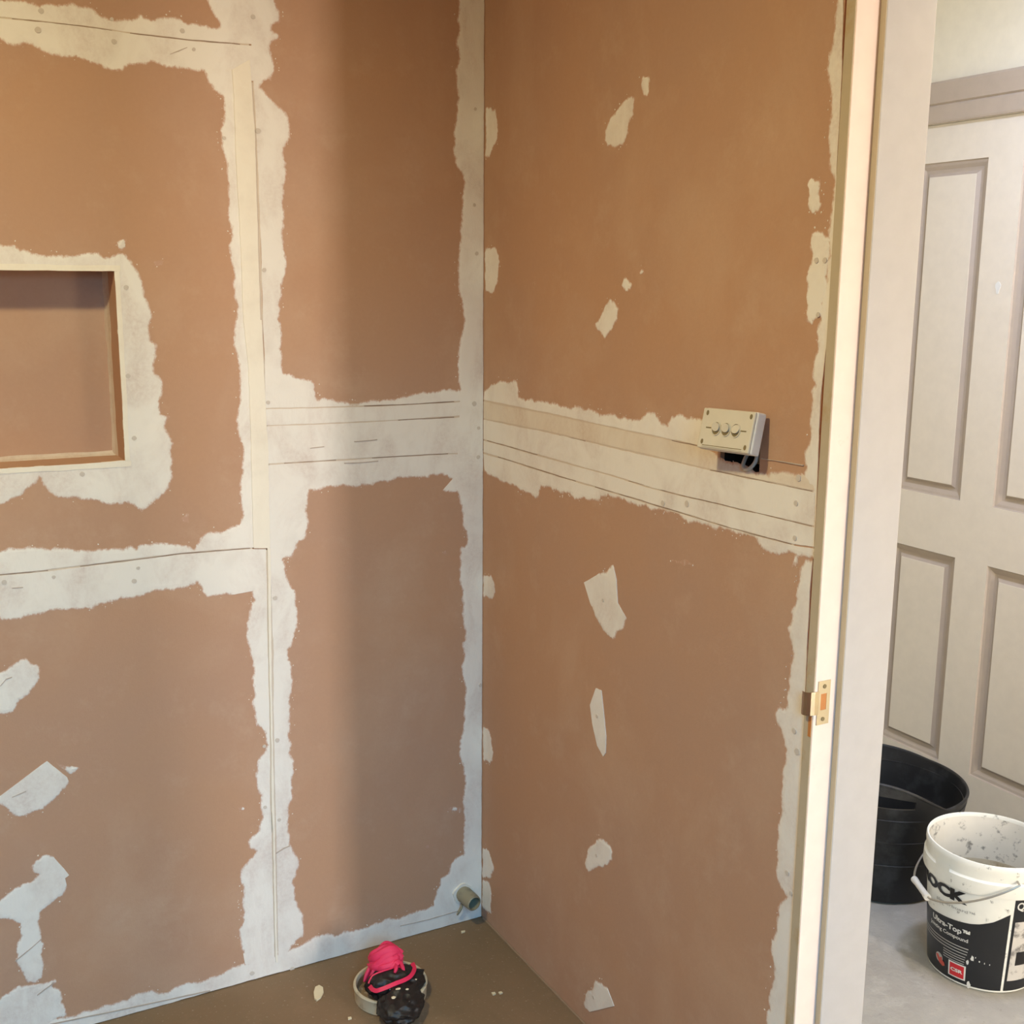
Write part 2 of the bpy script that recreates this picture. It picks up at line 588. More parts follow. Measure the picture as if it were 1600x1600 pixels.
# ================================================================ traced wall marks, in metres on the wall
# back wall: (x, z, rough edge?)   right wall: (y, z, rough edge?)
BACK_WALL_SHAPES = {
 'joint_filler': [
  [[-1.2773,2.0893,1],[-0.9929,2.1006,1],[-0.9419,2.1009,1],[-0.8896,2.1047,1],[-0.868,2.1117,1],[-0.8433,2.1074,1],[-0.8224,2.0955,1],[-0.801,2.0882,1],[-0.7602,2.0915,1],[-0.7485,2.1025,1],[-0.7207,2.0946,1],[-0.7072,2.1008,1],[-0.6783,2.1047,1],[-0.6497,2.097,1],[-0.5967,2.0937,1],[-0.5914,2.0983,1],[-0.6056,2.1192,1],[-0.6164,2.1421,1],[-0.6319,2.1916,1],[-0.6341,2.3568,1],[-0.5249,2.3738,0],[-0.5232,2.1527,0],[-0.5238,2.0686,0],[-0.6472,2.0654,0],[-0.7466,2.0665,0],[-0.8491,2.0703,0],[-0.9267,2.0709,0],[-0.9951,2.0702,0],[-1.2797,2.0634,0]],
  [[-1.28,2.0608,0],[-0.9953,2.0674,0],[-0.9268,2.0685,0],[-0.8493,2.0674,0],[-0.7468,2.0635,0],[-0.6474,2.0624,0],[-0.5239,2.0655,0],[-0.5197,1.9987,0],[-0.5584,1.9955,0],[-0.5595,1.9666,0],[-0.5598,1.9047,0],[-0.5585,1.8304,0],[-0.5568,1.7632,0],[-0.5571,1.6427,0],[-0.5574,1.5197,0],[-0.5501,1.4278,0],[-0.5494,1.3004,0],[-0.5499,1.1265,0],[-0.5506,1.0423,0],[-0.551,1.0307,0],[-0.5906,1.0339,0],[-0.5899,1.086,1],[-0.5866,1.1383,1],[-0.5771,1.2547,1],[-0.5857,1.2766,1],[-0.5869,1.3023,1],[-0.581,1.3445,1],[-0.5803,1.4202,1],[-0.5886,1.4787,1],[-0.5794,1.5528,1],[-0.5806,1.6099,1],[-0.5885,1.6422,1],[-0.5879,1.762,1],[-0.5873,1.8289,1],[-0.5994,1.8633,1],[-0.5994,1.902,1],[-0.5892,1.9336,1],[-0.5921,1.9621,1],[-0.6117,1.9739,1],[-0.621,1.9883,1],[-0.6262,2.0075,1],[-0.6499,2.0066,1],[-0.6926,2.0084,1],[-0.7228,2.016,1],[-0.7496,2.0099,1],[-0.7842,1.9929,1],[-0.8027,1.992,1],[-0.8243,2.0003,1],[-0.885,2.0091,1],[-0.9302,2.0173,1],[-0.9979,2.0299,1],[-1.2825,2.0341,1]],
  [[-0.5289,2.3732,0],[-0.5306,2.1518,0],[-0.5281,2.0383,0],[-0.5248,1.9227,0],[-0.5231,1.8045,0],[-0.5224,1.6432,0],[-0.524,1.5195,0],[-0.5226,1.4356,0],[-0.5243,1.3335,0],[-0.4022,1.3309,0],[-0.2029,1.3287,0],[-0.059,1.3306,0],[-0.0642,1.3587,1],[-0.1128,1.3572,1],[-0.153,1.3578,1],[-0.173,1.3526,1],[-0.2027,1.3478,1],[-0.2223,1.3422,1],[-0.2515,1.342,1],[-0.2994,1.3408,1],[-0.3372,1.3405,1],[-0.3651,1.3434,1],[-0.3925,1.352,1],[-0.4064,1.3468,1],[-0.4127,1.368,1],[-0.4211,1.3913,1],[-0.4547,1.3975,1],[-0.481,1.4069,1],[-0.4821,1.4431,1],[-0.4825,1.5023,1],[-0.4885,1.5192,1],[-0.483,1.5422,1],[-0.487,1.5527,1],[-0.4797,1.5901,1],[-0.4676,1.6317,1],[-0.4724,1.6851,1],[-0.4697,1.7464,1],[-0.4635,1.8073,1],[-0.4671,1.8592,1],[-0.451,1.896,1],[-0.4543,1.9276,1],[-0.4685,1.9502,1],[-0.4952,1.9716,1],[-0.5126,1.9877,1],[-0.4888,2.0013,1],[-0.4841,2.0424,1],[-0.4872,2.0748,1],[-0.4675,2.0902,1],[-0.4847,2.1,1],[-0.4836,2.1096,1],[-0.4641,2.1174,1],[-0.4669,2.1362,1],[-0.4766,2.158,1],[-0.4796,2.3809,1]],
  [[-0.5244,1.3305,0],[-0.4023,1.3278,0],[-0.2029,1.3255,0],[-0.059,1.3274,0],[-0.0025,1.3284,0],[-0.0025,1.298,0],[-0.2033,1.2941,0],[-0.3939,1.2948,0],[-0.5255,1.2966,0]],
  [[-0.5256,1.294,0],[-0.394,1.2922,0],[-0.2619,1.2915,0],[-0.2181,1.2916,0],[-0.0772,1.2908,0],[-0.0025,1.2941,0],[-0.0025,1.2052,0],[-0.0928,1.2096,0],[-0.2728,1.2116,0],[-0.3959,1.2127,0],[-0.5248,1.2133,0]],
  [[-0.5245,1.2097,0],[-0.396,1.2092,0],[-0.2728,1.2084,0],[-0.0929,1.2063,0],[-0.0025,1.2028,0],[-0.0025,1.1445,0],[-0.0774,1.1446,1],[-0.0956,1.1554,1],[-0.129,1.1601,1],[-0.1747,1.1573,1],[-0.2246,1.1577,1],[-0.2639,1.1545,1],[-0.2932,1.1475,1],[-0.3505,1.1528,1],[-0.3881,1.1502,1],[-0.4069,1.1453,1],[-0.4299,1.1471,1],[-0.4381,1.0992,1],[-0.4395,1.0494,1],[-0.463,1.029,1],[-0.4754,0.9985,1],[-0.4955,0.9979,1],[-0.4897,0.9773,1],[-0.4773,0.9347,1],[-0.4694,0.8876,1],[-0.4648,0.8544,1],[-0.4654,0.8358,1],[-0.4789,0.8003,1],[-0.4909,0.788,1],[-0.4893,0.7643,1],[-0.4821,0.7396,1],[-0.482,0.6969,1],[-0.4879,0.655,1],[-0.4947,0.5842,1],[-0.4935,0.5452,1],[-0.4843,0.5045,1],[-0.4891,0.4564,1],[-0.4973,0.4187,1],[-0.5012,0.37,1],[-0.5001,0.3249,1],[-0.4867,0.2915,1],[-0.478,0.2591,1],[-0.4934,0.2274,1],[-0.4958,0.228,1],[-0.4901,0.1755,1],[-0.4755,0.1408,1],[-0.4724,0.1089,1],[-0.4758,0.0761,1],[-0.5032,0.0595,1],[-0.5136,0.0375,1],[-0.5373,0.0237,0],[-0.533,0.3077,0],[-0.5308,0.5235,0],[-0.5289,0.6668,0],[-0.5237,0.8253,0],[-0.5254,0.8163,0],[-0.5244,0.9992,0],[-0.5244,1.1332,0]],
  [[-0.0025,2.463,0],[-0.0631,2.446,1],[-0.0658,2.2047,1],[-0.0732,2.1217,1],[-0.0659,2.0808,1],[-0.067,1.9969,1],[-0.076,1.937,1],[-0.0785,1.877,1],[-0.0712,1.856,1],[-0.0562,1.8394,1],[-0.0533,1.8049,1],[-0.0583,1.7391,1],[-0.0634,1.6861,1],[-0.0665,1.606,1],[-0.0564,1.534,1],[-0.0513,1.5158,1],[-0.0538,1.4977,1],[-0.0615,1.475,1],[-0.0667,1.4477,1],[-0.0626,1.3554,1],[-0.0616,1.3298,0],[-0.0696,1.1583,0],[-0.1086,1.1207,1],[-0.0697,1.1143,1],[-0.0644,1.0956,1],[-0.0566,1.0418,1],[-0.046,1.0165,1],[-0.0497,0.9826,1],[-0.063,0.979,1],[-0.0651,0.9499,1],[-0.0588,0.8502,1],[-0.0513,0.779,1],[-0.0524,0.7792,1],[-0.048,0.7634,1],[-0.0567,0.7394,1],[-0.0589,0.6889,1],[-0.0513,0.6365,1],[-0.054,0.5543,1],[-0.0645,0.4885,1],[-0.0667,0.4575,1],[-0.0541,0.4181,1],[-0.048,0.3743,1],[-0.0569,0.3282,1],[-0.0513,0.2732,1],[-0.0524,0.1867,1],[-0.0737,0.1842,1],[-0.0982,0.1641,1],[-0.0925,0.1496,1],[-0.1182,0.1364,1],[-0.1271,0.1082,1],[-0.1361,0.0843,1],[-0.1277,0.0029,0],[-0.0025,0.002,0]],
  [[-0.1273,0.0777,1],[-0.1405,0.068,1],[-0.1929,0.0646,1],[-0.2274,0.0588,1],[-0.2698,0.066,1],[-0.2908,0.0632,1],[-0.3118,0.0583,1],[-0.3367,0.0588,1],[-0.3694,0.0657,1],[-0.3979,0.0589,1],[-0.4178,0.0708,1],[-0.4378,0.0701,1],[-0.4737,0.0615,1],[-0.5033,0.0545,1],[-0.5131,0.053,1],[-0.6159,0.052,1],[-0.6604,0.0448,1],[-0.7021,0.037,1],[-0.765,0.041,1],[-0.7966,0.0298,1],[-0.8264,0.0474,1],[-0.8524,0.048,1],[-0.8787,0.039,1],[-0.9128,0.0374,1],[-0.9589,0.0374,1],[-0.988,0.0346,1],[-1.0083,0.0378,1],[-1.0609,0.0366,1],[-1.1393,0.0432,1],[-1.2904,0.0382,1],[-1.4753,0.002,0],[-1.1442,0.002,0],[-0.8817,0.002,0],[-0.592,0.002,0],[-0.4196,0.002,0],[-0.1849,0.002,0],[-0.0025,0.002,0]],
  [[-1.3695,1.0938,1],[-1.0658,1.0756,1],[-1.0436,1.0814,1],[-1.0105,1.0821,1],[-0.9813,1.073,1],[-0.9436,1.0724,1],[-0.902,1.0615,1],[-0.8786,1.0625,1],[-0.8153,1.0624,1],[-0.8077,1.0544,1],[-0.7992,1.0629,1],[-0.7667,1.0639,1],[-0.7341,1.0585,1],[-0.6991,1.0506,1],[-0.6881,1.0421,1],[-0.68,1.0552,1],[-0.6666,1.0713,1],[-0.6494,1.0762,1],[-0.6281,1.0733,1],[-0.6104,1.0835,1],[-0.5908,1.0861,1],[-0.5612,1.0922,0],[-0.5634,1.032,0],[-0.634,1.0344,0],[-0.7186,1.0357,0],[-0.8008,1.0336,0],[-0.9,1.0308,0],[-0.9954,1.0288,0],[-1.0691,1.0298,0],[-1.3749,1.0355,0]],
  [[-1.3752,1.0318,0],[-1.0694,1.0258,0],[-0.9957,1.0248,0],[-0.9002,1.027,0],[-0.801,1.0298,0],[-0.7188,1.0318,0],[-0.6341,1.0304,0],[-0.5635,1.028,0],[-0.5669,0.934,0],[-0.6164,0.931,1],[-0.6662,0.9305,1],[-0.6744,0.9404,1],[-0.68,0.9587,1],[-0.686,0.9674,1],[-0.7139,0.9562,1],[-0.735,0.9543,1],[-0.7638,0.9574,1],[-0.7927,0.9548,1],[-0.8454,0.9506,1],[-0.8855,0.9449,1],[-0.9132,0.9391,1],[-0.9632,0.9421,1],[-1.0015,0.9366,1],[-1.0466,0.9322,1],[-1.0758,0.9357,1],[-1.3838,0.9387,1]],
  [[-0.5635,1.0276,0],[-0.5334,1.0245,0],[-0.5377,0.7902,0],[-0.5391,0.6496,0],[-0.5464,0.3605,0],[-0.5432,0.4287,0],[-0.5443,0.3104,0],[-0.5469,0.0265,0],[-0.6161,0.0469,0],[-0.6196,0.0786,1],[-0.6254,0.1107,1],[-0.6252,0.1409,1],[-0.6168,0.1537,1],[-0.6136,0.178,1],[-0.6144,0.2183,1],[-0.6198,0.2595,1],[-0.6188,0.2865,1],[-0.5949,0.3078,1],[-0.5805,0.3206,1],[-0.5986,0.3333,1],[-0.5989,0.3506,1],[-0.5765,0.3675,1],[-0.5697,0.3905,1],[-0.5636,0.4038,1],[-0.5672,0.4339,1],[-0.5642,0.4552,1],[-0.5719,0.4592,1],[-0.5713,0.5171,1],[-0.5671,0.5451,1],[-0.5514,0.5588,1],[-0.5463,0.5723,1],[-0.5503,0.5921,1],[-0.5587,0.6151,1],[-0.5685,0.6207,1],[-0.572,0.627,1],[-0.5716,0.7023,1],[-0.5737,0.7678,1],[-0.5793,0.801,1],[-0.5857,0.8341,1],[-0.5838,0.8612,1],[-0.5736,0.8963,1],[-0.5687,0.9342,1]],
  [[-1.2551,1.6612,1],[-1.0239,1.6654,1],[-1.003,1.6651,1],[-0.9895,1.6561,1],[-0.9616,1.6492,1],[-0.9403,1.6459,1],[-0.9185,1.6482,1],[-0.893,1.6467,1],[-0.8668,1.6529,1],[-0.8481,1.654,1],[-0.8261,1.6441,1],[-0.8182,1.65,1],[-0.8066,1.6541,1],[-0.7954,1.6504,1],[-0.7846,1.6371,1],[-0.7705,1.6119,1],[-0.7641,1.5845,1],[-0.756,1.553,1],[-0.756,1.5133,1],[-0.7558,1.4793,1],[-0.7423,1.4731,1],[-0.7478,1.4409,1],[-0.751,1.4167,1],[-0.7359,1.4,1],[-0.7369,1.3797,1],[-0.7439,1.3595,1],[-0.7433,1.3307,1],[-0.7255,1.3237,1],[-0.7365,1.3056,1],[-0.7274,1.2844,1],[-0.7201,1.2673,1],[-0.7217,1.2339,1],[-0.7277,1.1922,1],[-0.7414,1.1637,1],[-0.7582,1.1524,1],[-0.7793,1.1372,1],[-0.7917,1.1299,1],[-0.8032,1.1393,1],[-0.8089,1.146,1],[-0.8656,1.1529,1],[-0.9223,1.1698,1],[-0.9702,1.1858,1],[-0.9787,1.1986,1],[-0.9832,1.2149,1],[-0.9913,1.2035,1],[-1.0104,1.193,1],[-1.0483,1.1701,1],[-1.0593,1.167,1],[-1.298,1.1738,1],[-1.2929,1.2318,0],[-1.0549,1.2296,0],[-0.945,1.2299,0],[-0.8164,1.2347,0],[-0.8152,1.4346,0],[-0.8146,1.6262,0],[-1.0268,1.6237,0],[-1.2586,1.6216,0]],
],
 'filler_patch': [
  [[-1.1582,0.7996,1],[-1.0834,0.8292,1],[-1.0335,0.8518,1],[-1.0139,0.8353,1],[-1.0065,0.8214,1],[-1.0102,0.805,1],[-1.0229,0.7857,1],[-1.043,0.7677,1],[-1.0594,0.7471,1],[-1.0654,0.7417,1],[-1.0824,0.7383,1],[-1.1447,0.7388,1]],
  [[-1.102,0.5678,0],[-1.0086,0.6251,0],[-0.9723,0.5824,0],[-0.9691,0.5706,1],[-0.9757,0.5587,1],[-0.9965,0.5408,1],[-1.0211,0.5216,1],[-1.0485,0.5165,1],[-1.0697,0.5146,1],[-1.0826,0.5219,1],[-1.0927,0.5395,1],[-1.1099,0.5608,1]],
  [[-1.0566,0.3976,1],[-1.0439,0.4125,1],[-1.0219,0.4207,1],[-1.0106,0.4135,1],[-0.982,0.363,0],[-0.9903,0.3582,0],[-0.9875,0.3391,1],[-0.9924,0.3242,1],[-1.0441,0.2918,1],[-1.0447,0.2527,1],[-1.0439,0.2339,1],[-1.0431,0.2104,1],[-1.0432,0.173,1],[-1.05,0.1422,1],[-1.0624,0.1342,1],[-1.0779,0.1389,1],[-1.0829,0.1521,1],[-1.0976,0.1938,1],[-1.0962,0.2257,1],[-1.0841,0.2774,1],[-1.0987,0.2906,1],[-1.1173,0.2979,1],[-1.1651,0.3177,1],[-1.1641,0.3309,1],[-1.1179,0.3433,1],[-1.0526,0.3694,1],[-1.0422,0.3795,1],[-1.0514,0.3873,1]],
  [[-1.2104,0.1129,1],[-1.1337,0.1211,1],[-1.1097,0.1323,1],[-1.0664,0.1345,1],[-1.0265,0.1341,1],[-1.0224,0.1234,1],[-1.0308,0.1165,1],[-1.02,0.1094,1],[-1.0117,0.0806,1],[-1.015,0.0744,1],[-1.0063,0.0381,1],[-1.0622,0.0178,1],[-1.218,0.0134,1]],
  [[-0.7428,1.635,1],[-0.734,1.639,1],[-0.723,1.638,1],[-0.7266,1.6301,1],[-0.7403,1.6295,1]],
  [[-0.7131,1.1102,1],[-0.7044,1.1171,1],[-0.6961,1.1173,1],[-0.6961,1.0992,1],[-0.7072,1.1011,1]],
  [[-0.6177,0.4352,1],[-0.6062,0.4376,1],[-0.6006,0.4291,1],[-0.6157,0.429,1]],
  [[-0.8132,1.6712,1],[-0.7919,1.679,1],[-0.794,1.662,1],[-0.8065,1.656,1]],
  [[-0.1092,0.9741,1],[-0.0988,0.9778,1],[-0.0925,0.9665,1],[-0.104,0.9687,1]],
  [[-0.0955,0.3179,1],[-0.079,0.3223,1],[-0.0569,0.3121,1],[-0.0597,0.302,1],[-0.0818,0.3096,1]],
  [[-0.1569,0.2333,1],[-0.1504,0.2344,1],[-0.1472,0.2267,1],[-0.1537,0.225,1]],
  [[-0.9915,0.6195,1],[-0.9727,0.607,1],[-0.9457,0.5971,1],[-0.954,0.5899,1],[-0.968,0.5882,1],[-0.9771,0.599,1]],
],
 'corner_bead': [
  [[-0.5706,2.0154,0],[-0.5685,1.9659,0],[-0.5689,1.8808,0],[-0.5672,1.7628,0],[-0.5655,1.6425,0],[-0.5655,1.5198,0],[-0.5586,1.428,0],[-0.5585,1.3008,0],[-0.56,1.1274,0],[-0.5614,1.0389,0],[-0.5608,1.03,0],[-0.5253,1.0263,0],[-0.5241,1.0352,0],[-0.5221,1.2558,0],[-0.5247,1.3848,0],[-0.5271,1.5195,0],[-0.5296,1.5195,0],[-0.5285,1.7242,0],[-0.5275,1.8833,0],[-0.5316,1.9997,0],[-0.5335,2.0379,0]],
  [[-0.5306,1.0269,0],[-0.5354,0.7899,0],[-0.5369,0.6492,0],[-0.5436,0.3599,0],[-0.5404,0.4281,0],[-0.5415,0.3097,0],[-0.5443,0.0774,0],[-0.5439,0.0308,0],[-0.5391,0.0294,0],[-0.5395,0.076,0],[-0.5368,0.3086,0],[-0.5342,0.4756,0],[-0.5342,0.5048,0],[-0.5323,0.6484,0],[-0.5284,0.8353,0],[-0.5244,1.0262,0]],
],
 'joint_base': [
  [[-0.5228,1.3378,0],[-0.4021,1.3353,0],[-0.2028,1.3333,0],[-0.059,1.3353,0],[-0.0025,1.3366,0],[-0.0025,1.3243,0],[-0.059,1.3232,0],[-0.203,1.3214,0],[-0.4024,1.3239,0],[-0.5232,1.3266,0]],
  [[-0.5241,1.3009,0],[-0.3938,1.2993,0],[-0.2032,1.2987,0],[-0.0025,1.3024,0],[-0.0025,1.29,0],[-0.2033,1.2868,0],[-0.3941,1.2878,0],[-0.5245,1.2897,0]],
  [[-0.5243,1.2171,0],[-0.3958,1.2168,0],[-0.2727,1.2157,0],[-0.0928,1.2143,0],[-0.0025,1.2112,0],[-0.0025,1.1986,0],[-0.0929,1.2021,0],[-0.2729,1.2039,0],[-0.3961,1.2052,0],[-0.5246,1.2058,0]],
  [[-1.2795,2.0663,0],[-0.9948,2.0733,0],[-0.8489,2.0735,0],[-0.7465,2.0698,0],[-0.6471,2.0688,0],[-0.5327,2.0711,0],[-0.5331,2.0612,0],[-0.6475,2.0591,0],[-0.747,2.0602,0],[-0.8495,2.0642,0],[-0.9955,2.0643,0],[-1.2803,2.0578,0]],
  [[-1.3746,1.0386,0],[-1.0689,1.033,0],[-0.8998,1.0341,0],[-0.7184,1.0396,0],[-0.5632,1.036,0],[-0.5636,1.0244,0],[-0.719,1.0284,0],[-0.9004,1.0233,0],[-1.0696,1.0225,0],[-1.3755,1.0288,0]],
  [[-0.537,1.023,0],[-0.5147,1.0207,0],[-0.53,0.3567,0],[-0.5332,0.0302,0],[-0.5547,0.0366,0],[-0.5423,0.6502,0]],
  [[-0.5699,1.9918,0],[-0.5206,1.996,0],[-0.5245,1.5195,0],[-0.5187,1.0346,0],[-0.5656,1.0438,0],[-0.5697,1.5198,0],[-0.5693,1.7627,0]],
],
 'open_crack': [
  [[-0.487,1.2125,0],[-0.4328,1.212,0],[-0.368,1.2118,0],[-0.368,1.21,0],[-0.4328,1.2103,0],[-0.4871,1.2108,0]],
  [[-0.2825,1.2109,0],[-0.2042,1.2105,0],[-0.0928,1.2091,0],[-0.0929,1.2072,0],[-0.2042,1.2086,0],[-0.2825,1.209,0]],
  [[-0.218,1.2934,0],[-0.1535,1.2935,0],[-0.0772,1.2937,0],[-0.0772,1.2918,0],[-0.1535,1.2917,0],[-0.2181,1.2916,0]],
  [[-0.2996,1.3292,0],[-0.2029,1.3283,0],[-0.0771,1.33,0],[-0.0771,1.3281,0],[-0.2029,1.3264,0],[-0.2996,1.3274,0]],
  [[-0.9748,2.0696,0],[-0.8491,2.0696,0],[-0.7985,2.067,0],[-0.7986,2.0655,0],[-0.8492,2.0681,0],[-0.9749,2.0682,0]],
  [[-0.7653,2.066,0],[-0.6473,2.0647,0],[-0.5516,2.0666,0],[-0.5517,2.0651,0],[-0.6473,2.0632,0],[-0.7654,2.0646,0]],
  [[-1.1756,1.0303,0],[-1.0692,1.0286,0],[-0.9805,1.0276,0],[-0.9806,1.0259,0],[-1.0693,1.027,0],[-1.1757,1.0288,0]],
  [[-0.9194,1.0291,0],[-0.8009,1.0319,0],[-0.7186,1.0348,0],[-0.5687,1.0312,0],[-0.5688,1.0294,0],[-0.7187,1.0331,0],[-0.801,1.0302,0],[-0.9195,1.0275,0]],
],
 'hairline_crack': [
  [[-0.4274,1.2418,0],[-0.3952,1.2435,0],[-0.3952,1.2417,0],[-0.4274,1.2401,0]],
  [[-0.3248,1.2506,0],[-0.301,1.251,0],[-0.2697,1.2524,0],[-0.2698,1.2506,0],[-0.301,1.2492,0],[-0.3248,1.2488,0]],
  [[-0.3494,1.2034,0],[-0.3067,1.2024,0],[-0.2681,1.2031,0],[-0.2681,1.2013,0],[-0.3067,1.2006,0],[-0.3494,1.2016,0]],
  [[-0.6913,2.0343,0],[-0.6577,2.0501,0],[-0.6577,2.049,0],[-0.6914,2.0332,0]],
  [[-1.0412,0.0316,0],[-0.8798,0.0186,0],[-0.6988,0.0061,0],[-0.699,0.0031,0],[-0.88,0.0157,0],[-1.0413,0.0287,0]],
  [[-1.0993,0.1977,0],[-1.0646,0.2201,0],[-1.046,0.2333,0],[-1.0461,0.2311,0],[-1.0647,0.2178,0],[-1.0995,0.1955,0]],
  [[-1.0622,0.1073,0],[-1.0291,0.1255,0],[-1.0292,0.1227,0],[-1.0624,0.1045,0]],
  [[-1.0493,0.9993,0],[-1.0291,0.9986,0],[-1.0292,0.9969,0],[-1.0494,0.9977,0]],
  [[-0.534,0.3069,0],[-0.5172,0.3144,0],[-0.5013,0.3176,0],[-0.5014,0.3146,0],[-0.5172,0.3114,0],[-0.5341,0.304,0]],
  [[-0.2276,0.038,0],[-0.1496,0.0341,0],[-0.0649,0.0354,0],[-0.0649,0.0337,0],[-0.1496,0.0323,0],[-0.2277,0.0363,0]],
  [[-1.0798,0.5617,0],[-1.0527,0.5691,0],[-1.0528,0.5674,0],[-1.0799,0.56,0]],
  [[-1.0853,0.8012,0],[-1.0734,0.814,0],[-1.0621,0.8164,0],[-1.0622,0.8143,0],[-1.0735,0.8119,0],[-1.0855,0.7991,0]],
],
 'screw_dimple': [
  [-0.9238,2.088],
  [-0.9313,2.054],
  [-0.7981,2.0867],
  [-0.796,2.047],
  [-0.666,2.0795],
  [-0.6449,2.047],
  [-0.5232,2.1206],
  [-0.5206,1.9014],
  [-0.5175,1.6228],
  [-0.7989,1.5855],
  [-0.5912,1.8832],
  [-0.8045,1.4102],
  [-0.7995,1.2842],
  [-0.9042,1.2173],
  [-0.5182,1.3453],
  [-0.8059,1.0124],
  [-0.5168,0.912],
  [-0.5229,0.5798],
  [-0.5533,0.5712],
  [-0.556,0.4241],
  [-1.063,1.0124],
  [-0.9709,1.012],
  [-0.8154,0.9856],
  [-0.5244,0.3862],
  [-0.6006,0.0192],
  [-0.5049,0.002],
  [-0.0239,1.9811],
  [-0.026,1.7731],
  [-0.0197,1.6656],
  [-0.0252,1.3222],
  [-0.0135,1.2642],
  [-0.0144,1.1952],
  [-0.0074,0.6268],
],
}
